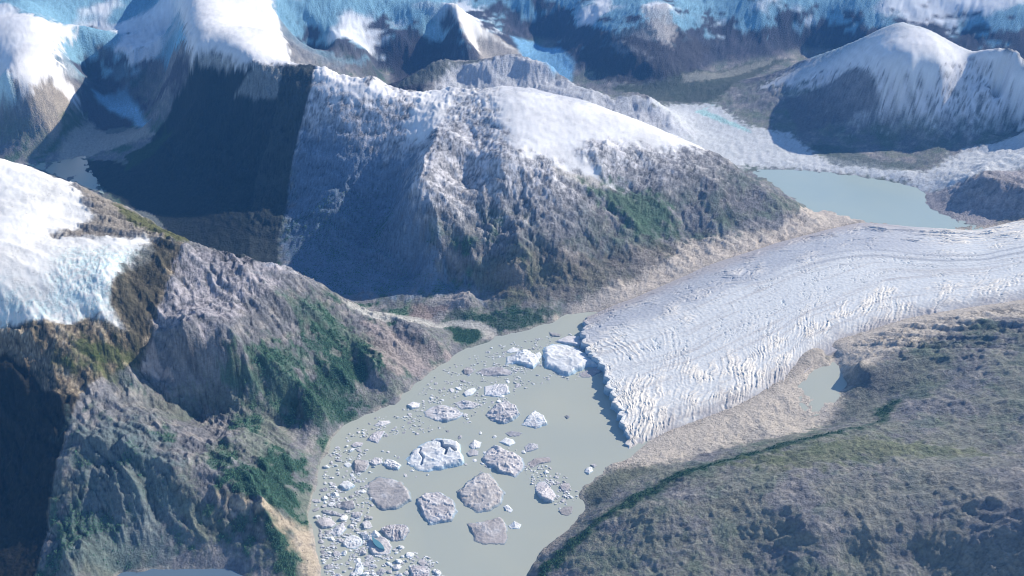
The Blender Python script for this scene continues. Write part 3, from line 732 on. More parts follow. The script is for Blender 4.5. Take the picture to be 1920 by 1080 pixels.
# ------------------------------------------------------------------ glacier
def resample(w, n):
    w = np.array(w, float)
    s = np.concatenate([[0], np.cumsum(np.hypot(*(w[1:, :2] - w[:-1, :2]).T))])
    t = np.linspace(0, s[-1], n)
    # smooth through the marks
    out = np.stack([np.interp(t, s, w[:, k]) for k in range(3)], -1)
    k = max(3, n // 60)
    pad = np.concatenate([np.repeat(out[:1], k, 0), out, np.repeat(out[-1:], k, 0)])
    ker = np.ones(2 * k + 1) / (2 * k + 1)
    sm = np.stack([np.convolve(pad[:, i], ker, 'valid') for i in range(3)], -1)
    sm[0], sm[-1] = out[0], out[-1]
    return sm
def glacier():
    NS, NT = 620, 330
    north = resample([P(*p) for p in GN], NS)
    south = resample([P(*p) for p in GSs], NS)
    toe = np.array([P(*p) for p in GT], float)
    s_ = np.concatenate([[0], np.cumsum(np.hypot(*(toe[1:, :2] - toe[:-1, :2]).T))]); s_ /= s_[-1]
    v = np.linspace(0, 1, NT)
    front = np.stack([np.interp(v, s_, toe[:, k]) for k in range(3)], -1)
    u = np.linspace(0, 1, NS) ** 1.25
    un = u
    north = np.stack([np.interp(u, np.linspace(0, 1, NS), north[:, k]) for k in range(3)], -1)
    south = np.stack([np.interp(u, np.linspace(0, 1, NS), south[:, k]) for k in range(3)], -1)
    Pn, Ps = north[:, None, :], south[:, None, :]
    vv = v[None, :, None]
    S = Pn * (1 - vv) + Ps * vv
    off = front - (front[0] * (1 - v[:, None]) + front[-1] * v[:, None])
    fade = np.clip(1 - u / .35, 0, 1) ** 2
    S = S + off[None] * fade[:, None, None]
    gx_, gy_, gz_ = (S[..., k].astype(F) for k in range(3))
    U = np.repeat(un[:, None], NT, 1).astype(F); Vv = np.repeat(v[None], NS, 0).astype(F)
    L_ = np.hypot(*(north[-1] - north[0])[:2])
    # ragged calving front
    rag = fbm(Vv * 26, U * 3, 4, 201) * F(.55) * np.exp(-U * 60)
    gx_ = gx_ + rag
    bulge = np.sin(Vv * math.pi)
    z = gz_ + bulge * (F(.12) + F(.5) * U) + F(.0)
    # metric coordinates along and across the flow
    a = U * F(L_); b = Vv * F(18)
    wa = a + F(.8) * fbm(gx_ / 4, gy_ / 4, 4, 205, .6); wb_ = b + F(.6) * fbm(gx_ / 3 + 9, gy_ / 3, 3, 206)
    crev_fan = ridged((wa * F(1.0) - np.cos((Vv - .45) * 3) * F(6)) * F(1.9), wb_ * F(.16), 3, 210, .55)         # arcs across the flow
    crev_long = ridged((wa + wb_ * F(1.6)) * F(.12), (wb_ * F(.95) - wa * F(.10)) * F(3.2), 3, 214, .6)           # splayed along the north side
    crev_south = ridged((wa * F(1.0) + wb_ * F(.55)) * F(2.3), (wb_ - wa * F(.4)) * F(.32), 3, 218, .6)            # oblique along the south side
    wfan = sstep(.34, .05, U) * sstep(.04, .25, Vv) * F(.30) + F(.10)
    wlong = sstep(.36, .16, Vv) * F(1.0) + sstep(.5, .3, Vv) * sstep(.4, .9, U) * F(.4) + F(.12)
    wsouth = F(.85) * sstep(.55, .82, Vv) * (1 - F(.45) * sstep(.5, .9, U))
    wmid = F(.26)
    relief = (crev_fan * wfan + crev_long * wlong + crev_south * wsouth) * F(.115)
    patch = F(.35) + F(1.1) * sstep(-.35, .5, fbm(a / 4, b / 2.2, 3, 260))
    relief *= patch
    relief += ridged(wa * F(1.9), wb_ * F(2.6), 3, 222, .6) * wmid * F(.085)
    relief += fbm(gx_ * F(3), gy_ * F(3), 3, 226, .6) * F(.018)
    edge = np.minimum(sstep(0, .05, Vv), sstep(1, .96, Vv))
    edgef = sstep(0, .004, U)
    z = z + (relief - F(.15)) * (F(.25) + F(.75) * edge) * (F(.5) + F(.5) * edgef)
    z -= (1 - sstep(0, .08, Vv)) * F(.25) + sstep(.86, 1.0, Vv) * F(.46)
    # colour: clean ice, grit along the margins and the medial bands
    cc = np.empty(z.shape + (3,), F); cc[...] = C3(.86, .815, .735)
    rel = relief / (relief.max() + 1e-6)
    cc = mix(cc, C3(.91, .875, .80), sstep(.25, .6, rel) * F(.8))
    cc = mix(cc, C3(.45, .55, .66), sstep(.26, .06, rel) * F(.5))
    streak = fbm(a * F(.06), b * F(1.9) + F(.6) * fbm(a / 6, b / 4, 2, 231), 4, 230, .7)
    cc = mix(cc, C3(.50, .48, .47), sstep(.05, .5, streak) * F(.55))
    thin = lines(a * F(.06), b * F(1.1) + F(.8) * fbm(a / 6, b / 3, 3, 262), 264, .05)
    cc = mix(cc, C3(.42, .42, .44), thin * F(.5))
    slot = lines(wa * F(1.3), wb_ * F(.5), 268, .05) * sstep(.1, .5, patch - F(.5))
    cc = mix(cc, C3(.30, .42, .52), slot * F(.6)); z -= slot * F(.07)
    nn = fbm(gx_ / 2, gy_ / 2, 4, 232)
    cline = F(.29) + F(.17) * sstep(.42, .72, U)
    for c0, wd, k in ((-.035, .010, .75), (.03, .014, .85), (.10, .008, .3)):
        w_ = np.exp(-((Vv - cline - c0 + F(.02) * nn * (1 - U) ) / wd) ** 2) * sstep(.28, .5, U)
        cc = mix(cc, C3(.36, .38, .42), w_ * F(k))
    nz = sstep(.04, -.12, Vv - cline + F(.05) * nn) * sstep(.72, .55, U)
    cc = mix(cc, C3(.34, .40, .48), nz * sstep(.75, .2, rel + F(.15) * nn) * F(.85))
    cc = mix(cc, C3(.50, .50, .53), sstep(.06, -.1, Vv - cline + F(.04) * nn) * sstep(.75, .6, U) * F(.5))
    cc = mix(cc, C3(.42, .39, .39), sstep(.14, .0, Vv + F(.03) * nn) * sstep(.75, .55, U) * F(.85))
    cc = mix(cc, C3(.40, .38, .39), sstep(.84, 1.0, Vv + F(.07) * nn) * F(.9))
    line = np.exp(-((Vv - (F(.64) + F(.05) * np.sin(U * 5)) ) / .004) ** 2) * sstep(.2, .3, U)
    cc = mix(cc, C3(.5, .48, .48), line * F(.6))
    cc *= (1 + F(.07) * fbm(gx_ * F(4), gy_ * F(4), 3, 240))[..., None]
    # skirt: the ice cliff and the buried edge
    Vt = np.stack([gx_, gy_, z], -1)
    rows = [Vt]; cols = [cc]
    # calving face: extra rows below the first row
    face = []; fcol = []
    for k, (dz, dx, dn) in enumerate(((.75, -.02, .55), (.45, -.05, .8), (.15, -.07, .6), (-.8, -.1, 0))):
        r = Vt[0].copy()
        top = r[:, 2].copy()
        r[:, 2] = top * dz if dz > 0 else -.9
        r[:, 0] += dx + dn * F(.08) * perlin((v * 90).astype(F), np.full(NT, k * 3.3, F), 250)
        face.append(r)
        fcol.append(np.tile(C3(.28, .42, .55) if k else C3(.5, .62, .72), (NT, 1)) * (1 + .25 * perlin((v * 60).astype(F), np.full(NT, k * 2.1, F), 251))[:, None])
    grid = np.concatenate([np.stack(face[::-1]), Vt], 0)
    gcol = np.concatenate([np.stack(fcol[::-1]), cc], 0)
    # side skirts
    sideN = grid[:, :1].copy(); sideN[..., 2] = -1.5
    sideS = grid[:, -1:].copy(); sideS[..., 2] = -1.5
    grid = np.concatenate([sideN, grid, sideS], 1)
    gcol = np.concatenate([gcol[:, :1], gcol, gcol[:, -1:]], 1)
    n, m = grid.shape[:2]
    ii = np.arange(n * m).reshape(n, m)
    q = np.stack([ii[:-1, :-1], ii[:-1, 1:], ii[1:, 1:], ii[1:, :-1]], -1).reshape(-1, 4)
    me = mesh_from('glacier', grid.reshape(-1, 3), q, M_ICE, np.clip(gcol.reshape(-1, 3), .02, .92))
    link('glacier', me, kind='structure', label='white crevassed glacier sweeping down from the right to an ice cliff at the lake')
glacier()

# ------------------------------------------------------------------ icebergs
M_BERG = ground_mat('iceberg_ice', 9.0, .55, .05, .16, .55)
R = random.Random(11)
W8, G8, D8 = (.80, .82, .83), (.45, .43, .44), (.27, .28, .30)
bergs = []          # (world centre, radius px, nick, colour word)
def iceberg(outline, h, tone, seed, detail=40, stripes=0.0, ang=0.0, dip=0.0, cracks=()):
    """outline: world polygon (list of xy).  A floating block cut by a few flat planes, rough on top, with steep sides and a foot under water."""
    o = np.array([p[:2] for p in outline], float)
    c = (o.min(0) + o.max(0)) / 2
    o = o - c
    ext = (o.max(0) - o.min(0)) / 2
    size = float(np.sqrt(ext[0] * ext[1]))
    n = int(np.clip(detail, 10, 64))
    m = int(np.clip(n * ext[1] / ext[0], 8, 64))
    gx_, gy_ = np.meshgrid(np.linspace(-1.1, 1.1, n) * ext[0], np.linspace(-1.12, 1.12, m) * ext[1])
    gx_ = gx_.astype(F); gy_ = gy_.astype(F)
    wx2, wy2 = gx_ + F(c[0]), gy_ + F(c[1])
    fs = F(1.0 / max(size, .12))
    sd = sdist([(p[0], p[1]) for p in o], gx_, gy_, 9.0) / F(size)
    sd = sd + F(.06) * fbm(wx2 * fs * F(3.4), wy2 * fs * F(3.4), 3, seed)
    rr_ = random.Random(seed)
    pr = np.full(gx_.shape, 1.15, F)
    for k in range(4):                                   # cut planes: flat facets rather than a dome
        a = rr_.uniform(0, 6.283); g = rr_.uniform(.35, 1.1)
        pr = np.minimum(pr, F(rr_.uniform(.75, 1.15)) - F(g) * (gx_ * F(math.cos(a)) + gy_ * F(math.sin(a))) / F(size))
    ca_, sa_ = F(math.cos(ang)), F(math.sin(ang))
    nz = fbm(wx2 * fs * F(1.3), wy2 * fs * F(1.3), 4, seed + 1, .6)
    rg = ridged(wx2 * fs * F(3.4), wy2 * fs * F(3.4), 3, seed + 2, .6) - F(.4)
    across = (-gx_ * sa_ + gy_ * ca_) / F(size)
    lay_ = np.sin(across * F(6.5) + nz * F(6)) + F(.5) * np.sin(across * F(21) + nz * F(7))
    tilt_ = (gx_ * ca_ + gy_ * sa_) / F(size)
    top = F(h * (1.0 if detail > 20 else .8)) * np.maximum(pr * (1 + F(dip) * tilt_) + F(.13) * nz + F(.13) * rg + F(.16 * min(1, stripes * 1.6)) * lay_, F(.18))
    rise = sstep(-.02, .13, sd)
    z = top * rise ** .7
    z = np.where(sd < F(-.02), F(-.14), z)
    base = np.array(tone, F)
    w = np.clip(.5 + .5 * lay_, 0, 1) * F(stripes * .8)
    other = C3(*(G8 if base[0] > .6 else (.74, .75, .77)))
    tc = np.empty(gx_.shape + (3,), F); tc[...] = base
    tc = mix(tc, other, w)
    tc = mix(tc, C3(*((.55, .54, .56) if base[0] > .6 else (.66, .66, .68))), sstep(.15, .6, fbm(wx2 * fs * F(.9) + 7, wy2 * fs * F(.9), 3, seed + 4)) * F(.55))
    tc *= (1 + F(.16) * nz + F(.3) * np.minimum(rg, F(.1)))[..., None]
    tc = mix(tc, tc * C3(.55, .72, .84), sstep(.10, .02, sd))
    for cr_ in cracks:                                   # deep clefts
        cw_ = np.array([P(x_, y_, .2)[:2] for x_, y_ in cr_]) - c
        dd = np.full(gx_.shape, 9, F)
        for (ax, ay), (bx, by) in zip(cw_, cw_[1:]):
            ex, ey = bx - ax, by - ay
            t_ = np.clip(((gx_ - ax) * ex + (gy_ - ay) * ey) / (ex * ex + ey * ey), 0, 1)
            dd = np.minimum(dd, np.hypot(gx_ - ax - t_ * ex, gy_ - ay - t_ * ey))
        q_ = sstep(.15, .03, dd + F(.06) * nz)
        z = np.where(sd > 0, z * (1 - q_ * F(.8)), z)
        tc = mix(tc, C3(.16, .24, .36), q_ * F(.8))
    ii = np.arange(n * m).reshape(m, n)
    q = np.stack([ii[:-1, :-1], ii[:-1, 1:], ii[1:, 1:], ii[1:, :-1]], -1).reshape(-1, 4)
    q = q[(sd.ravel()[q] > -.02).any(1)]
    u_, inv_ = np.unique(q, return_inverse=True)
    V_ = np.stack([gx_, gy_, z], -1).reshape(-1, 3)[u_]
    me = mesh_from('iceberg', V_, inv_.reshape(-1, 4), M_BERG, np.clip(tc.reshape(-1, 3)[u_], .03, .9), False)
    ob = bpy.data.objects.new('iceberg', me)
    ob.location = (c[0], c[1], 0)
    COL.objects.link(ob)
    return ob

def big(pix, h, tone, nick, label, **kw):
    w = [P(p[0], p[1], 0.0) for p in pix]
    if tone[0] < .6: tone = tuple(t * .84 for t in tone)
    ob = iceberg(w, h, tone, len(bergs) * 7 + 300, **kw)
    ob['label'] = label; ob['category'] = 'iceberg'; ob['group'] = 'icebergs adrift in the milky lake'
    c = np.array(pix, float).mean(0)
    bergs.append((c, float(np.hypot(*(np.array(pix) - c).T).max()), nick))
    return ob
big([(762,862),(775,845),(790,833),(820,822),(848,825),(860,832),(872,870),(845,878),(800,885),(785,883),(765,870)], .42, W8, 'the large cracked white iceberg', 'large bright white iceberg with two dark cracks and a blue lower edge', stripes=.12, detail=64, cracks=[[(779,835),(789,838),(786,847),(793,856),(789,868)],[(816,823),(827,826),(829,836),(838,843),(834,853)],[(830,836),(846,840),(854,848)]])
big([(690,905),(710,893),(735,898),(755,905),(768,925),(772,940),(745,955),(715,958),(700,945),(688,925)], .24, (.52,.50,.50), 'the broad round grey iceberg', 'broad rounded dirty grey iceberg left of the striped wedge', detail=48)
big([(780,935),(800,925),(822,922),(850,938),(858,960),(847,978),(805,984),(790,967)], .30, (.56,.54,.56), 'the streaked grey wedge', 'grey wedge shaped iceberg with white diagonal streaks in mid lake', stripes=.5, ang=-.7, detail=48)
big([(857,922),(875,905),(905,885),(918,888),(932,905),(947,925),(940,945),(915,960),(895,961),(870,948),(860,935)], .34, (.55,.52,.51), 'the big ridged grey iceberg', 'big grey brown iceberg with a raised ridge along its upper left side', stripes=.3, ang=.6, dip=-.25, detail=52)
big([(875,982),(905,978),(938,970),(950,985),(953,1010),(946,1021),(905,1021),(890,1015),(884,1000)], .26, (.53,.50,.50), 'the blocky grey iceberg', 'blocky grey iceberg lying nearest the open water at the bottom', detail=48)
big([(903,862),(912,845),(928,834),(945,842),(965,850),(981,860),(983,878),(965,896),(940,888),(915,875)], .36, (.62,.60,.61), 'the mixed white and grey iceberg', 'jumbled white and grey iceberg with a dark blue foot', stripes=.55, ang=.2, detail=50)
big([(794,772),(810,762),(830,759),(855,765),(871,777),(857,786),(838,792),(815,789),(798,781)], .24, (.66,.66,.68), 'the lens shaped striped iceberg', 'lens shaped iceberg with long grey and white stripes', stripes=.7, ang=0.1, detail=48)
big([(910,778),(928,760),(950,751),(968,762),(976,778),(960,790),(945,796),(920,789)], .34, (.60,.59,.61), 'the layered dome iceberg', 'domed iceberg with layered grey and white bands', stripes=.65, ang=.15, detail=48)
big([(978,797),(990,780),(1003,770),(1020,780),(1027,796),(1005,804)], .26, W8, 'the white tent shaped iceberg', 'white tent shaped iceberg with a grey upper tip', stripes=.2, detail=40)
big([(908,725),(930,721),(951,722),(956,738),(932,745),(908,742)], .26, (.80,.80,.82), 'the upper white slab', 'squarish white slab with grey marks in the upper lake', stripes=.3, ang=1.4, detail=40)
big([(1019,652),(1035,645),(1060,647),(1080,653),(1098,664),(1118,680),(1128,690),(1100,688),(1085,697),(1066,706),(1048,703),(1038,694),(1022,690),(1020,670)], .45, W8, 'the huge white berg by the ice cliff', 'huge white broken mass of ice beside the glacier front', detail=64)
big([(1040,641),(1062,630),(1096,630),(1102,645),(1085,650),(1060,646)], .2, (.68,.67,.69), 'the rubbly corner ice', 'low rubbly grey white ice touching the glacier corner', detail=40)
big([(1085,700),(1100,694),(1120,687),(1131,690),(1128,698),(1105,708),(1090,708)], .1, (.50,.48,.50), 'the grey slab at the ice cliff', 'flat grey slab of ice resting against the glacier cliff', detail=30)
big([(950,670),(970,661),(988,659),(1005,665),(1012,680),(1000,692),(985,687),(970,682),(948,684)], .36, W8, 'the jagged white iceberg', 'jagged white iceberg with a deep blue shaded left edge in the upper lake', stripes=.2, ang=.3, detail=46)
big([(998,668),(1012,660),(1016,668),(1010,676),(1000,676)], .2, W8, 'the small white cube', 'small rounded white berg at the right shoulder of the jagged white one', detail=24)
big([(948,659),(962,652),(975,653),(972,660),(955,663)], .12, W8, 'the narrow white floe', 'narrow white floe above the jagged white iceberg', detail=24)
big([(1028,622),(1040,624),(1053,628),(1050,632),(1034,631)], .12, (.40,.40,.42), 'the dark grey shard', 'dark grey shard alone near the head of the lake', detail=22)
big([(892,698),(910,690),(935,687),(962,696),(958,704),(925,706),(905,705)], .2, (.48,.47,.50), 'the long grey raft', 'long low grey raft of ice in the upper lake', stripes=.3, ang=.1, detail=36)
big([(868,694),(875,688),(886,690),(888,698),(880,704),(870,702)], .16, (.45,.44,.46), 'the round grey lump', 'round grey lump of ice just left of the long grey raft', detail=24)
big([(663,864),(672,861),(691,864),(693,874),(684,885),(664,888)], .24, (.52,.50,.50), 'the upright grey block', 'upright grey block with a flat dark left side near the west shore', detail=34)
big([(716,870),(726,860),(740,864),(753,873),(746,882),(728,879)], .2, W8, 'the striped white brick', 'brick shaped white iceberg with two parallel dark stripes', stripes=.45, ang=-.4, detail=36)
big([(690,868),(703,857),(716,862),(718,869),(702,874)], .16, (.72,.70,.71), 'the pale ridge berg', 'pale ridged berg between the upright grey block and the striped brick', stripes=.3, detail=28)
big([(636,912),(643,902),(652,901),(666,912),(655,919),(648,921)], .2, W8, 'the bright white pyramid', 'bright white pyramid shaped berg near the west shore', detail=32)
big([(631,952),(638,942),(664,941),(667,953),(655,958),(644,955)], .2, (.54,.52,.53), 'the rounded grey loaf', 'rounded grey loaf of ice with a dark lower rim near the west shore', detail=32)
big([(602,958),(612,956),(630,960),(645,965),(640,969),(620,967),(604,962)], .14, (.42,.42,.46), 'the slender dark floe', 'slender dark floe with a white tail by the west shore', stripes=.5, ang=.1, detail=30)
big([(590,978),(605,972),(618,972),(632,983),(622,990),(604,992)], .18, (.62,.59,.59), 'the pinkish grey berg', 'pale pinkish grey berg at the edge of the crowded ice', detail=32)
big([(618,998),(630,987),(644,983),(650,993),(638,1004),(626,1006)], .18, (.76,.75,.76), 'the smooth white slab', 'smooth off white slab in the crowded ice', stripes=.2, detail=30)
melt = big([(687,1022),(690,1006),(698,999),(712,1002),(726,1012),(736,1026),(732,1038),(715,1042),(698,1041)], .22, (.60,.57,.57), 'the berg with the blue pool', 'grey iceberg holding a crescent of blue meltwater on its top', detail=40)
big([(713,996),(724,985),(745,983),(763,984),(768,998),(757,1013),(738,1016),(722,1007)], .26, (.42,.40,.43), 'the dark split berg', 'dark grey iceberg split by a pale vertical band', stripes=.55, ang=1.5, detail=38)
big([(642,1022),(648,1008),(664,1002),(678,1010),(680,1022),(664,1030),(650,1028)], .2, W8, 'the furrowed white berg', 'furrowed white berg with many small ridges in the crowded ice', stripes=.45, ang=.5, detail=36)
big([(663,1076),(668,1056),(677,1053),(682,1066),(678,1080)], .2, W8, 'the tall white tooth', 'tall white tooth of ice near the bottom edge', detail=26)
big([(767,1068),(774,1060),(800,1061),(806,1070),(806,1088),(776,1088)], .24, (.48,.46,.50), 'the grey block on the bottom edge', 'grey block of ice cut by the bottom edge of the view', stripes=.3, detail=34)
big([(1002,917),(1008,904),(1022,902),(1034,916),(1044,930),(1036,944),(1020,941),(1008,930)], .24, (.64,.62,.64), 'the craggy east berg', 'craggy pale berg leading the cluster near the east shore', stripes=.35, ang=.9, detail=38)
big([(1048,912),(1056,905),(1068,906),(1070,916),(1061,923),(1052,920)], .16, (.50,.48,.50), 'the squat grey berg', 'squat grey berg in the cluster near the east shore', detail=26)
big([(1047,958),(1058,950),(1075,949),(1073,962),(1064,968),(1052,965)], .08, (.42,.41,.42), 'the flat grey plate', 'flat grey plate of ice closest to the east shore', detail=26)
big([(988,868),(1004,859),(1031,856),(1034,866),(1010,871),(996,879)], .1, (.50,.46,.46), 'the brownish plank of ice', 'brownish low plank of ice right of the jumbled iceberg', detail=30)
big([(983,838),(992,831),(1008,833),(1010,841),(998,846),(986,848)], .14, (.58,.58,.62), 'the bluish grey berg', 'bluish grey berg with a white foot above the brownish plank', stripes=.3, detail=28)
big([(935,829),(948,821),(962,824),(968,831),(955,837)], .12, W8, 'the flat white diamond', 'flat white diamond shaped floe above the jumbled iceberg', detail=26)
big([(946,812),(958,808),(980,812),(974,818),(955,819)], .08, (.48,.48,.52), 'the thin grey fin', 'thin grey fin of ice in the middle of the open water', detail=24)
big([(878,836),(890,826),(903,829),(900,840),(886,843)], .16, (.80,.80,.81), 'the white knob', 'white knob of ice right of the large cracked iceberg', stripes=.25, detail=28)
big([(874,850),(884,842),(898,846),(896,854),(880,857)], .1, (.54,.54,.57), 'the faint grey floe', 'faint grey floe directly below the white knob', detail=24)
big([(686,826),(700,812),(722,808),(716,820),(708,832),(696,828)], .16, (.62,.60,.64), 'the violet grey berg', 'violet grey berg with a white base near the west shore', stripes=.5, ang=.5, detail=32)
big([(657,836),(668,828),(682,830),(678,837),(664,840)], .12, (.60,.58,.61), 'the low streaked berg', 'low streaked berg by the wooded west headland', stripes=.5, detail=26)
big([(700,798),(712,790),(730,788),(734,793),(720,799),(706,800)], .12, (.76,.75,.75), 'the long pale floe', 'long pale floe off the wooded west headland', stripes=.4, ang=.4, detail=28)
big([(852,756),(868,750),(888,754),(902,758),(886,767),(864,768)], .2, (.62,.62,.64), 'the mottled berg', 'mottled grey and white berg right of the lens shaped one', stripes=.6, detail=34)
big([(868,738),(878,730),(890,726),(894,732),(884,742),(872,744)], .1, W8, 'the ribbon of white ice', 'ribbon of broken white ice in the upper lake', detail=26)
big([(762,760),(774,753),(788,756),(786,764),(772,768)], .16, (.78,.77,.78), 'the white berg off the headland', 'white berg with a grey top off the rocky headland', detail=28)
big([(1095,885),(1099,878),(1110,876),(1112,884),(1104,890)], .14, (.76,.77,.78), 'the white pebble berg', 'white lump of ice close to the mouth of the east bay', detail=22)
big([(1106,872),(1115,868),(1120,873),(1114,878)], .1, (.48,.48,.50), 'the grey pebble berg', 'small grey lump of ice above the white one in the east bay', detail=18)
big([(1057,781),(1063,778),(1069,782),(1064,786)], .1, (.34,.36,.38), 'the lone dark chip', 'lone dark chip of ice in the open water before the glacier', detail=16)
big([(943,950),(952,946),(962,956),(958,962),(948,958)], .12, W8, 'the ribbed white chip', 'ribbed white chip below the big ridged grey iceberg', stripes=.4, detail=22)
big([(952,986),(964,979),(978,984),(974,992),(958,992)], .14, W8, 'the white cap berg', 'small white berg off the right side of the blocky grey iceberg', detail=24)

# the crescent pool on one berg: a part of it
pm = bpy.data.meshes.new('meltwater_pool')
M_POOL = water_mat('blue_meltwater', (.11, .27, .35), .15)
mc = melt.location
cres = [(697,1005),(700,1008),(704,1011),(709,1014),(714,1018),(718,1023),(721,1029),(715,1028),(709,1026),(704,1022),(700,1017),(698,1011)]
cw = [P(x, y, .27) for x, y in cres]
n_ = len(cw)
pv_ = [(x - mc.x, y - mc.y, z_) for z_ in (.10, .275) for x, y, _ in cw]
pm.from_pydata(pv_, [], [tuple(range(n_, 2 * n_))[::-1]] + [(i, (i + 1) % n_, n_ + (i + 1) % n_, n_ + i) for i in range(n_)])
pm.materials.append(M_POOL)
link('meltwater_pool', pm, melt)

# smaller floes: every one its own object
def inside(poly, x, y):
    c = False
    for (ax, ay), (bx, by) in zip(poly, poly[1:] + poly[:1]):
        if (ay > y) != (by > y) and x < (bx - ax) * (y - ay) / (by - ay) + ax: c = not c
    return c
FIELDS = [([(600,1000),(590,940),(612,900),(640,905),(690,960),(700,1000),(760,1030),(820,1050),(840,1085),(606,1085)], 92, (3.5, 12.0)),
          ([(604,900),(618,850),(650,820),(700,850),(700,960),(640,960),(596,940)], 46, (2.6, 8.0)),
          ([(640,820),(700,785),(760,765),(820,700),(900,660),(980,650),(990,730),(890,790),(760,820)], 52, (2.4, 6.5)),
          ([(700,850),(760,830),(860,800),(960,810),(1000,850),(960,900),(860,890),(760,900)], 34, (2.0, 5.5)),
          ([(975,870),(1020,870),(1080,905),(1085,935),(1050,955),(1000,910)], 44, (2.2, 6.0))]
placed = [(b[0][0], b[0][1], b[1] * .72) for b in bergs]
small = []
WSHORE = [(p[0], p[1]) for p in LEFT_SHORE]
for poly, cnt, (r0, r1) in FIELDS:
    tries = 0; k = 0
    xs, ys = [p[0] for p in poly], [p[1] for p in poly]
    while k < cnt and tries < 6000:
        tries += 1
        x, y = R.uniform(min(xs), max(xs)), R.uniform(min(ys), max(ys))
        r = r0 + (r1 - r0) * R.random() ** 1.6
        if not inside(poly, x, y): continue
        if any(math.hypot(x - a, (y - b) * 1.4) < (r + c) * .82 for a, b, c in placed): continue
        wx_, wy_, _ = P(x, y, 0)
        if lookup(Zc, np.array(wx_), np.array(wy_)) > -.06: continue
        placed.append((x, y, r)); k += 1
        asp = R.uniform(.45, .95); rot = R.uniform(-.5, .5); n = R.choice((6, 7, 8, 9))
        pix = []
        for i in range(n):
            a = 2 * math.pi * i / n + R.uniform(-.25, .25)
            q_ = r * R.uniform(.75, 1.12)
            ex, ey = math.cos(a) * q_, math.sin(a) * q_ * asp * .85
            pix.append((x + ex * math.cos(rot) - ey * math.sin(rot), y + ex * math.sin(rot) + ey * math.cos(rot)))
        tone = R.choice((W8, W8, (.74, .745, .75), (.68, .67, .68), (.56, .55, .56), (.46, .45, .47), (.40, .40, .42)))
        h = r * .032 * R.uniform(.35, 1.0) * (.7 if tone[0] < .6 else 1)
        ob = iceberg([P(px_, py_, 0) for px_, py_ in pix], h, tone, 900 + len(small) * 3, detail=10 if r < 4 else 14 if r < 6 else 20, stripes=R.choice((0, 0, .3, .5)), ang=R.uniform(0, 3))
        small.append((ob, x, y, r, asp, tone))
used = {}
sizes = sorted(s_[3] for s_ in small)
for ob, x, y, r, asp, tone in sorted(small, key=lambda s_: -s_[3]):
    near_b = min(bergs, key=lambda b: math.hypot(b[0][0] - x, b[0][1] - y) - b[1] * .6)
    dx, dy = x - near_b[0][0], y - near_b[0][1]
    where = ('above', 'upper right of', 'right of', 'lower right of', 'below', 'lower left of', 'left of', 'upper left of')[int(round(math.degrees(math.atan2(dx, -dy)) / 45)) % 8]
    size = 'tiny' if r < 3.2 else 'small' if r < 5 else 'medium sized'
    colr = 'white' if tone[0] > .8 else 'off white' if tone[0] > .65 else 'grey' if tone[0] > .5 else 'dark grey'
    form = 'sliver of ice' if asp < .58 else 'ice floe' if asp < .78 else 'lump of ice'
    key = f'{colr} {form} {where} {near_b[2]}'
    used.setdefault(key, []).append((ob, size, math.hypot(dx, dy)))
ORD = ('nearest', 'second nearest', 'third nearest', 'fourth nearest', 'fifth nearest', 'sixth nearest')
for key, lst in used.items():
    lst.sort(key=lambda q_: q_[2])
    for i, (ob, size, _) in enumerate(lst):
        lb = f'{size} {key}' if len(lst) == 1 else f'{ORD[min(i, 5)]} {key}'
        ob['label'] = lb if len(lb.split()) <= 16 else key
        ob['category'] = 'iceberg'; ob['group'] = 'small ice floes scattered over the milky lake'
        ob.name = 'ice_floe'; ob.data.name = 'ice_floe'
print('floes', len(small), 'bergs', len(bergs))

# brash: crumbs of ice too many to count
bx_, by_ = [], []
while len(bx_) < 4600:
    poly = R.choice((FIELDS[0], FIELDS[0], FIELDS[1], FIELDS[2], FIELDS[4], ([(900,660),(940,645),(1090,622),(1100,655),(1140,705),(1000,722)], 0)))[0]
    x, y = R.uniform(575, 1140), R.uniform(622, 1084)
    if not inside(poly, x, y) or fbm(np.array([x / 22.0], F), np.array([y / 14.0], F), 2, 410)[0] < .02: continue
    wx_, wy_, _ = P(x, y, 0)
    if lookup(Zc, np.array(wx_), np.array(wy_)) > -.05: continue
    bx_.append(wx_); by_.append(wy_)
nb = len(bx_); ar = rng.random((nb, 6)) * .35 + np.arange(6) / 6 * 6.283
sz = .022 + .08 * rng.random(nb) ** 2
rd = sz[:, None] * (.6 + .8 * rng.random((nb, 6)))
lo = np.stack([np.array(bx_)[:, None] + np.cos(ar) * rd, np.array(by_)[:, None] + np.sin(ar) * rd * .8, np.full((nb, 6), -.02)], -1)
hi = np.stack([np.array(bx_)[:, None] + np.cos(ar) * rd * .8, np.array(by_)[:, None] + np.sin(ar) * rd * .64, np.repeat((sz * (.25 + .5 * rng.random(nb)))[:, None], 6, 1)], -1)
VB = np.concatenate([lo, hi], 1).reshape(-1, 3)
f0 = [(i, (i + 1) % 6, 6 + (i + 1) % 6, 6 + i) for i in range(6)] + [(6, 7, 8, 9), (6, 9, 10, 11)]
FB = (np.array(f0)[None] + (np.arange(nb) * 12)[:, None, None]).reshape(-1, 4)
tb = np.repeat(np.array([(.78, .80, .81), (.64, .64, .66), (.5, .5, .52)])[rng.integers(0, 3, nb)], 12, 0)
link('brash_ice', mesh_from('brash_ice', VB, FB, M_BERG, tb.astype(F), False), kind='stuff', label='crumbs of brash ice sprinkled between the floes on the lake')

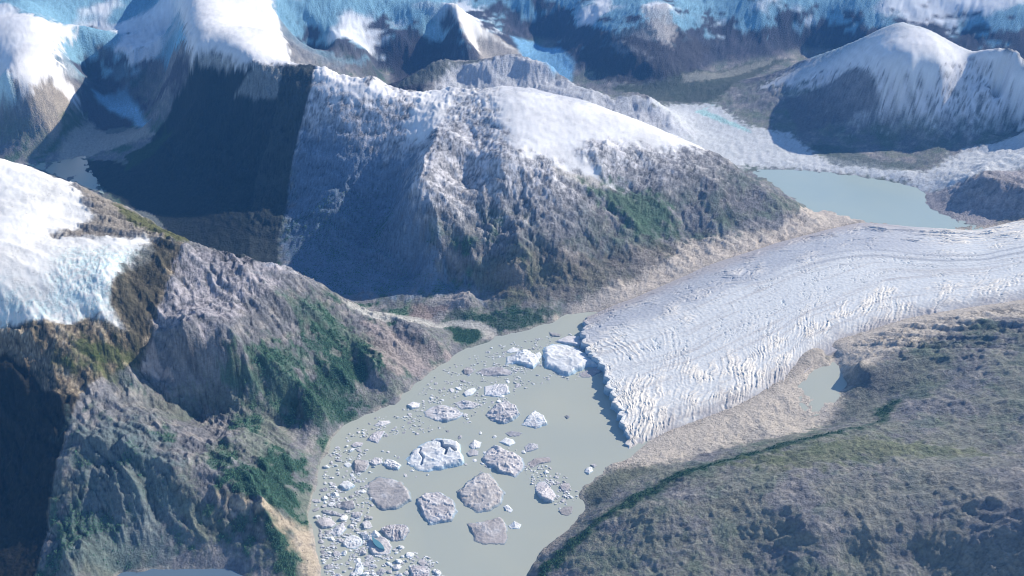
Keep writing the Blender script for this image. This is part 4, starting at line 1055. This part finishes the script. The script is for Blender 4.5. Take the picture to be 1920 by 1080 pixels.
# ------------------------------------------------------------------ woodland and boulders nobody could count
def scatter(name, wgt, count, proto_v, proto_f, smin, smax, mat, tints, label, squash=1.0):
    area = (rr[:, None] * (AZ1 - AZ0) / NA * np.abs(dr)).astype(float)
    p = (wgt.astype(float) * np.broadcast_to(area, X.shape)).ravel()
    p[region.ravel() < 0] = 0
    c = np.cumsum(p); c /= c[-1]
    k = np.searchsorted(c, rng.random(count))
    k = np.clip(k, 0, X.size - 1)
    jx = (rng.random(count) - .5) * .12; jy = (rng.random(count) - .5) * .12
    bx, by, bz = X.ravel()[k] + jx, Y.ravel()[k] + jy, Z.ravel()[k]
    sc_ = smin + (smax - smin) * rng.random(count) ** 2
    rot = rng.random(count) * 6.28
    pv = np.array(proto_v)[None] * sc_[:, None, None]
    pv = pv * (1 + (rng.random((count, len(proto_v), 3)) - .5) * .5)
    cx, sx_ = np.cos(rot)[:, None], np.sin(rot)[:, None]
    vx = pv[..., 0] * cx - pv[..., 1] * sx_ + bx[:, None]
    vy = pv[..., 0] * sx_ + pv[..., 1] * cx + by[:, None]
    vz = pv[..., 2] * squash + bz[:, None] - .012
    VV = np.stack([vx, vy, vz], -1).reshape(-1, 3)
    FF = (np.array(proto_f)[None] + (np.arange(count) * len(proto_v))[:, None, None]).reshape(-1, len(proto_f[0]))
    tt = np.array(tints)[rng.integers(0, len(tints), count)] * (.7 + .6 * rng.random((count, 1)))
    tt = np.repeat(tt, len(proto_v), 0)
    link(name, mesh_from(name, VV, FF, mat, tt.astype(F), False), kind='stuff', label=label)
M_LEAF = ground_mat('beech_foliage', 20, .3, .02, .3)
M_STONE = ground_mat('boulder_stone', 20, .3, .02, .3)
greenness = sstep(1.25, 1.9, col[..., 1] / (col[..., 0] + 1e-3)) * sstep(.03, .05, col[..., 1]) * (DIST < 92) * (DIST > 38) * sstep(-2.2, -3.2, gsd) * (Z > .05) * (np.hypot(GX, GY) < 1.6)
greenness = greenness * np.where(X > 3, sstep(1.7, 2.2, col[..., 1] / (col[..., 0] + 1e-3)), 1)
tv = [(-.5, -.3, 0), (.5, -.3, 0), (.3, .5, 0), (-.35, .45, 0), (0, 0, .95)]
tf = [(0, 1, 4), (1, 2, 4), (2, 3, 4), (3, 0, 4)]
scatter('forest', greenness, 44000, tv, tf, .04, .11, M_LEAF, [(.08, .18, .12), (.11, .20, .12), (.06, .14, .11)], 'dark green southern beech wood stippling the lower slopes')
stony = sstep(.25, .38, col[..., 0]) * sstep(.75, .5, col[..., 0]) * (DIST < 95) * (1 - gmask) * (Z > .03)
bv = [(-.5, -.4, 0), (.5, -.35, 0), (.45, .5, 0), (-.5, .4, 0), (-.25, -.15, .6), (.3, -.1, .5), (.15, .25, .65)]
bf = [(0, 1, 5), (0, 5, 4), (1, 2, 5), (2, 6, 5), (2, 3, 6), (3, 4, 6), (3, 0, 4), (4, 5, 6)]
scatter('boulders', stony, 10000, bv, bf, .025, .07, M_STONE, [(.42, .38, .34), (.30, .28, .28), (.50, .46, .42)], 'pale boulders and rubble littering the moraines and rock slabs')
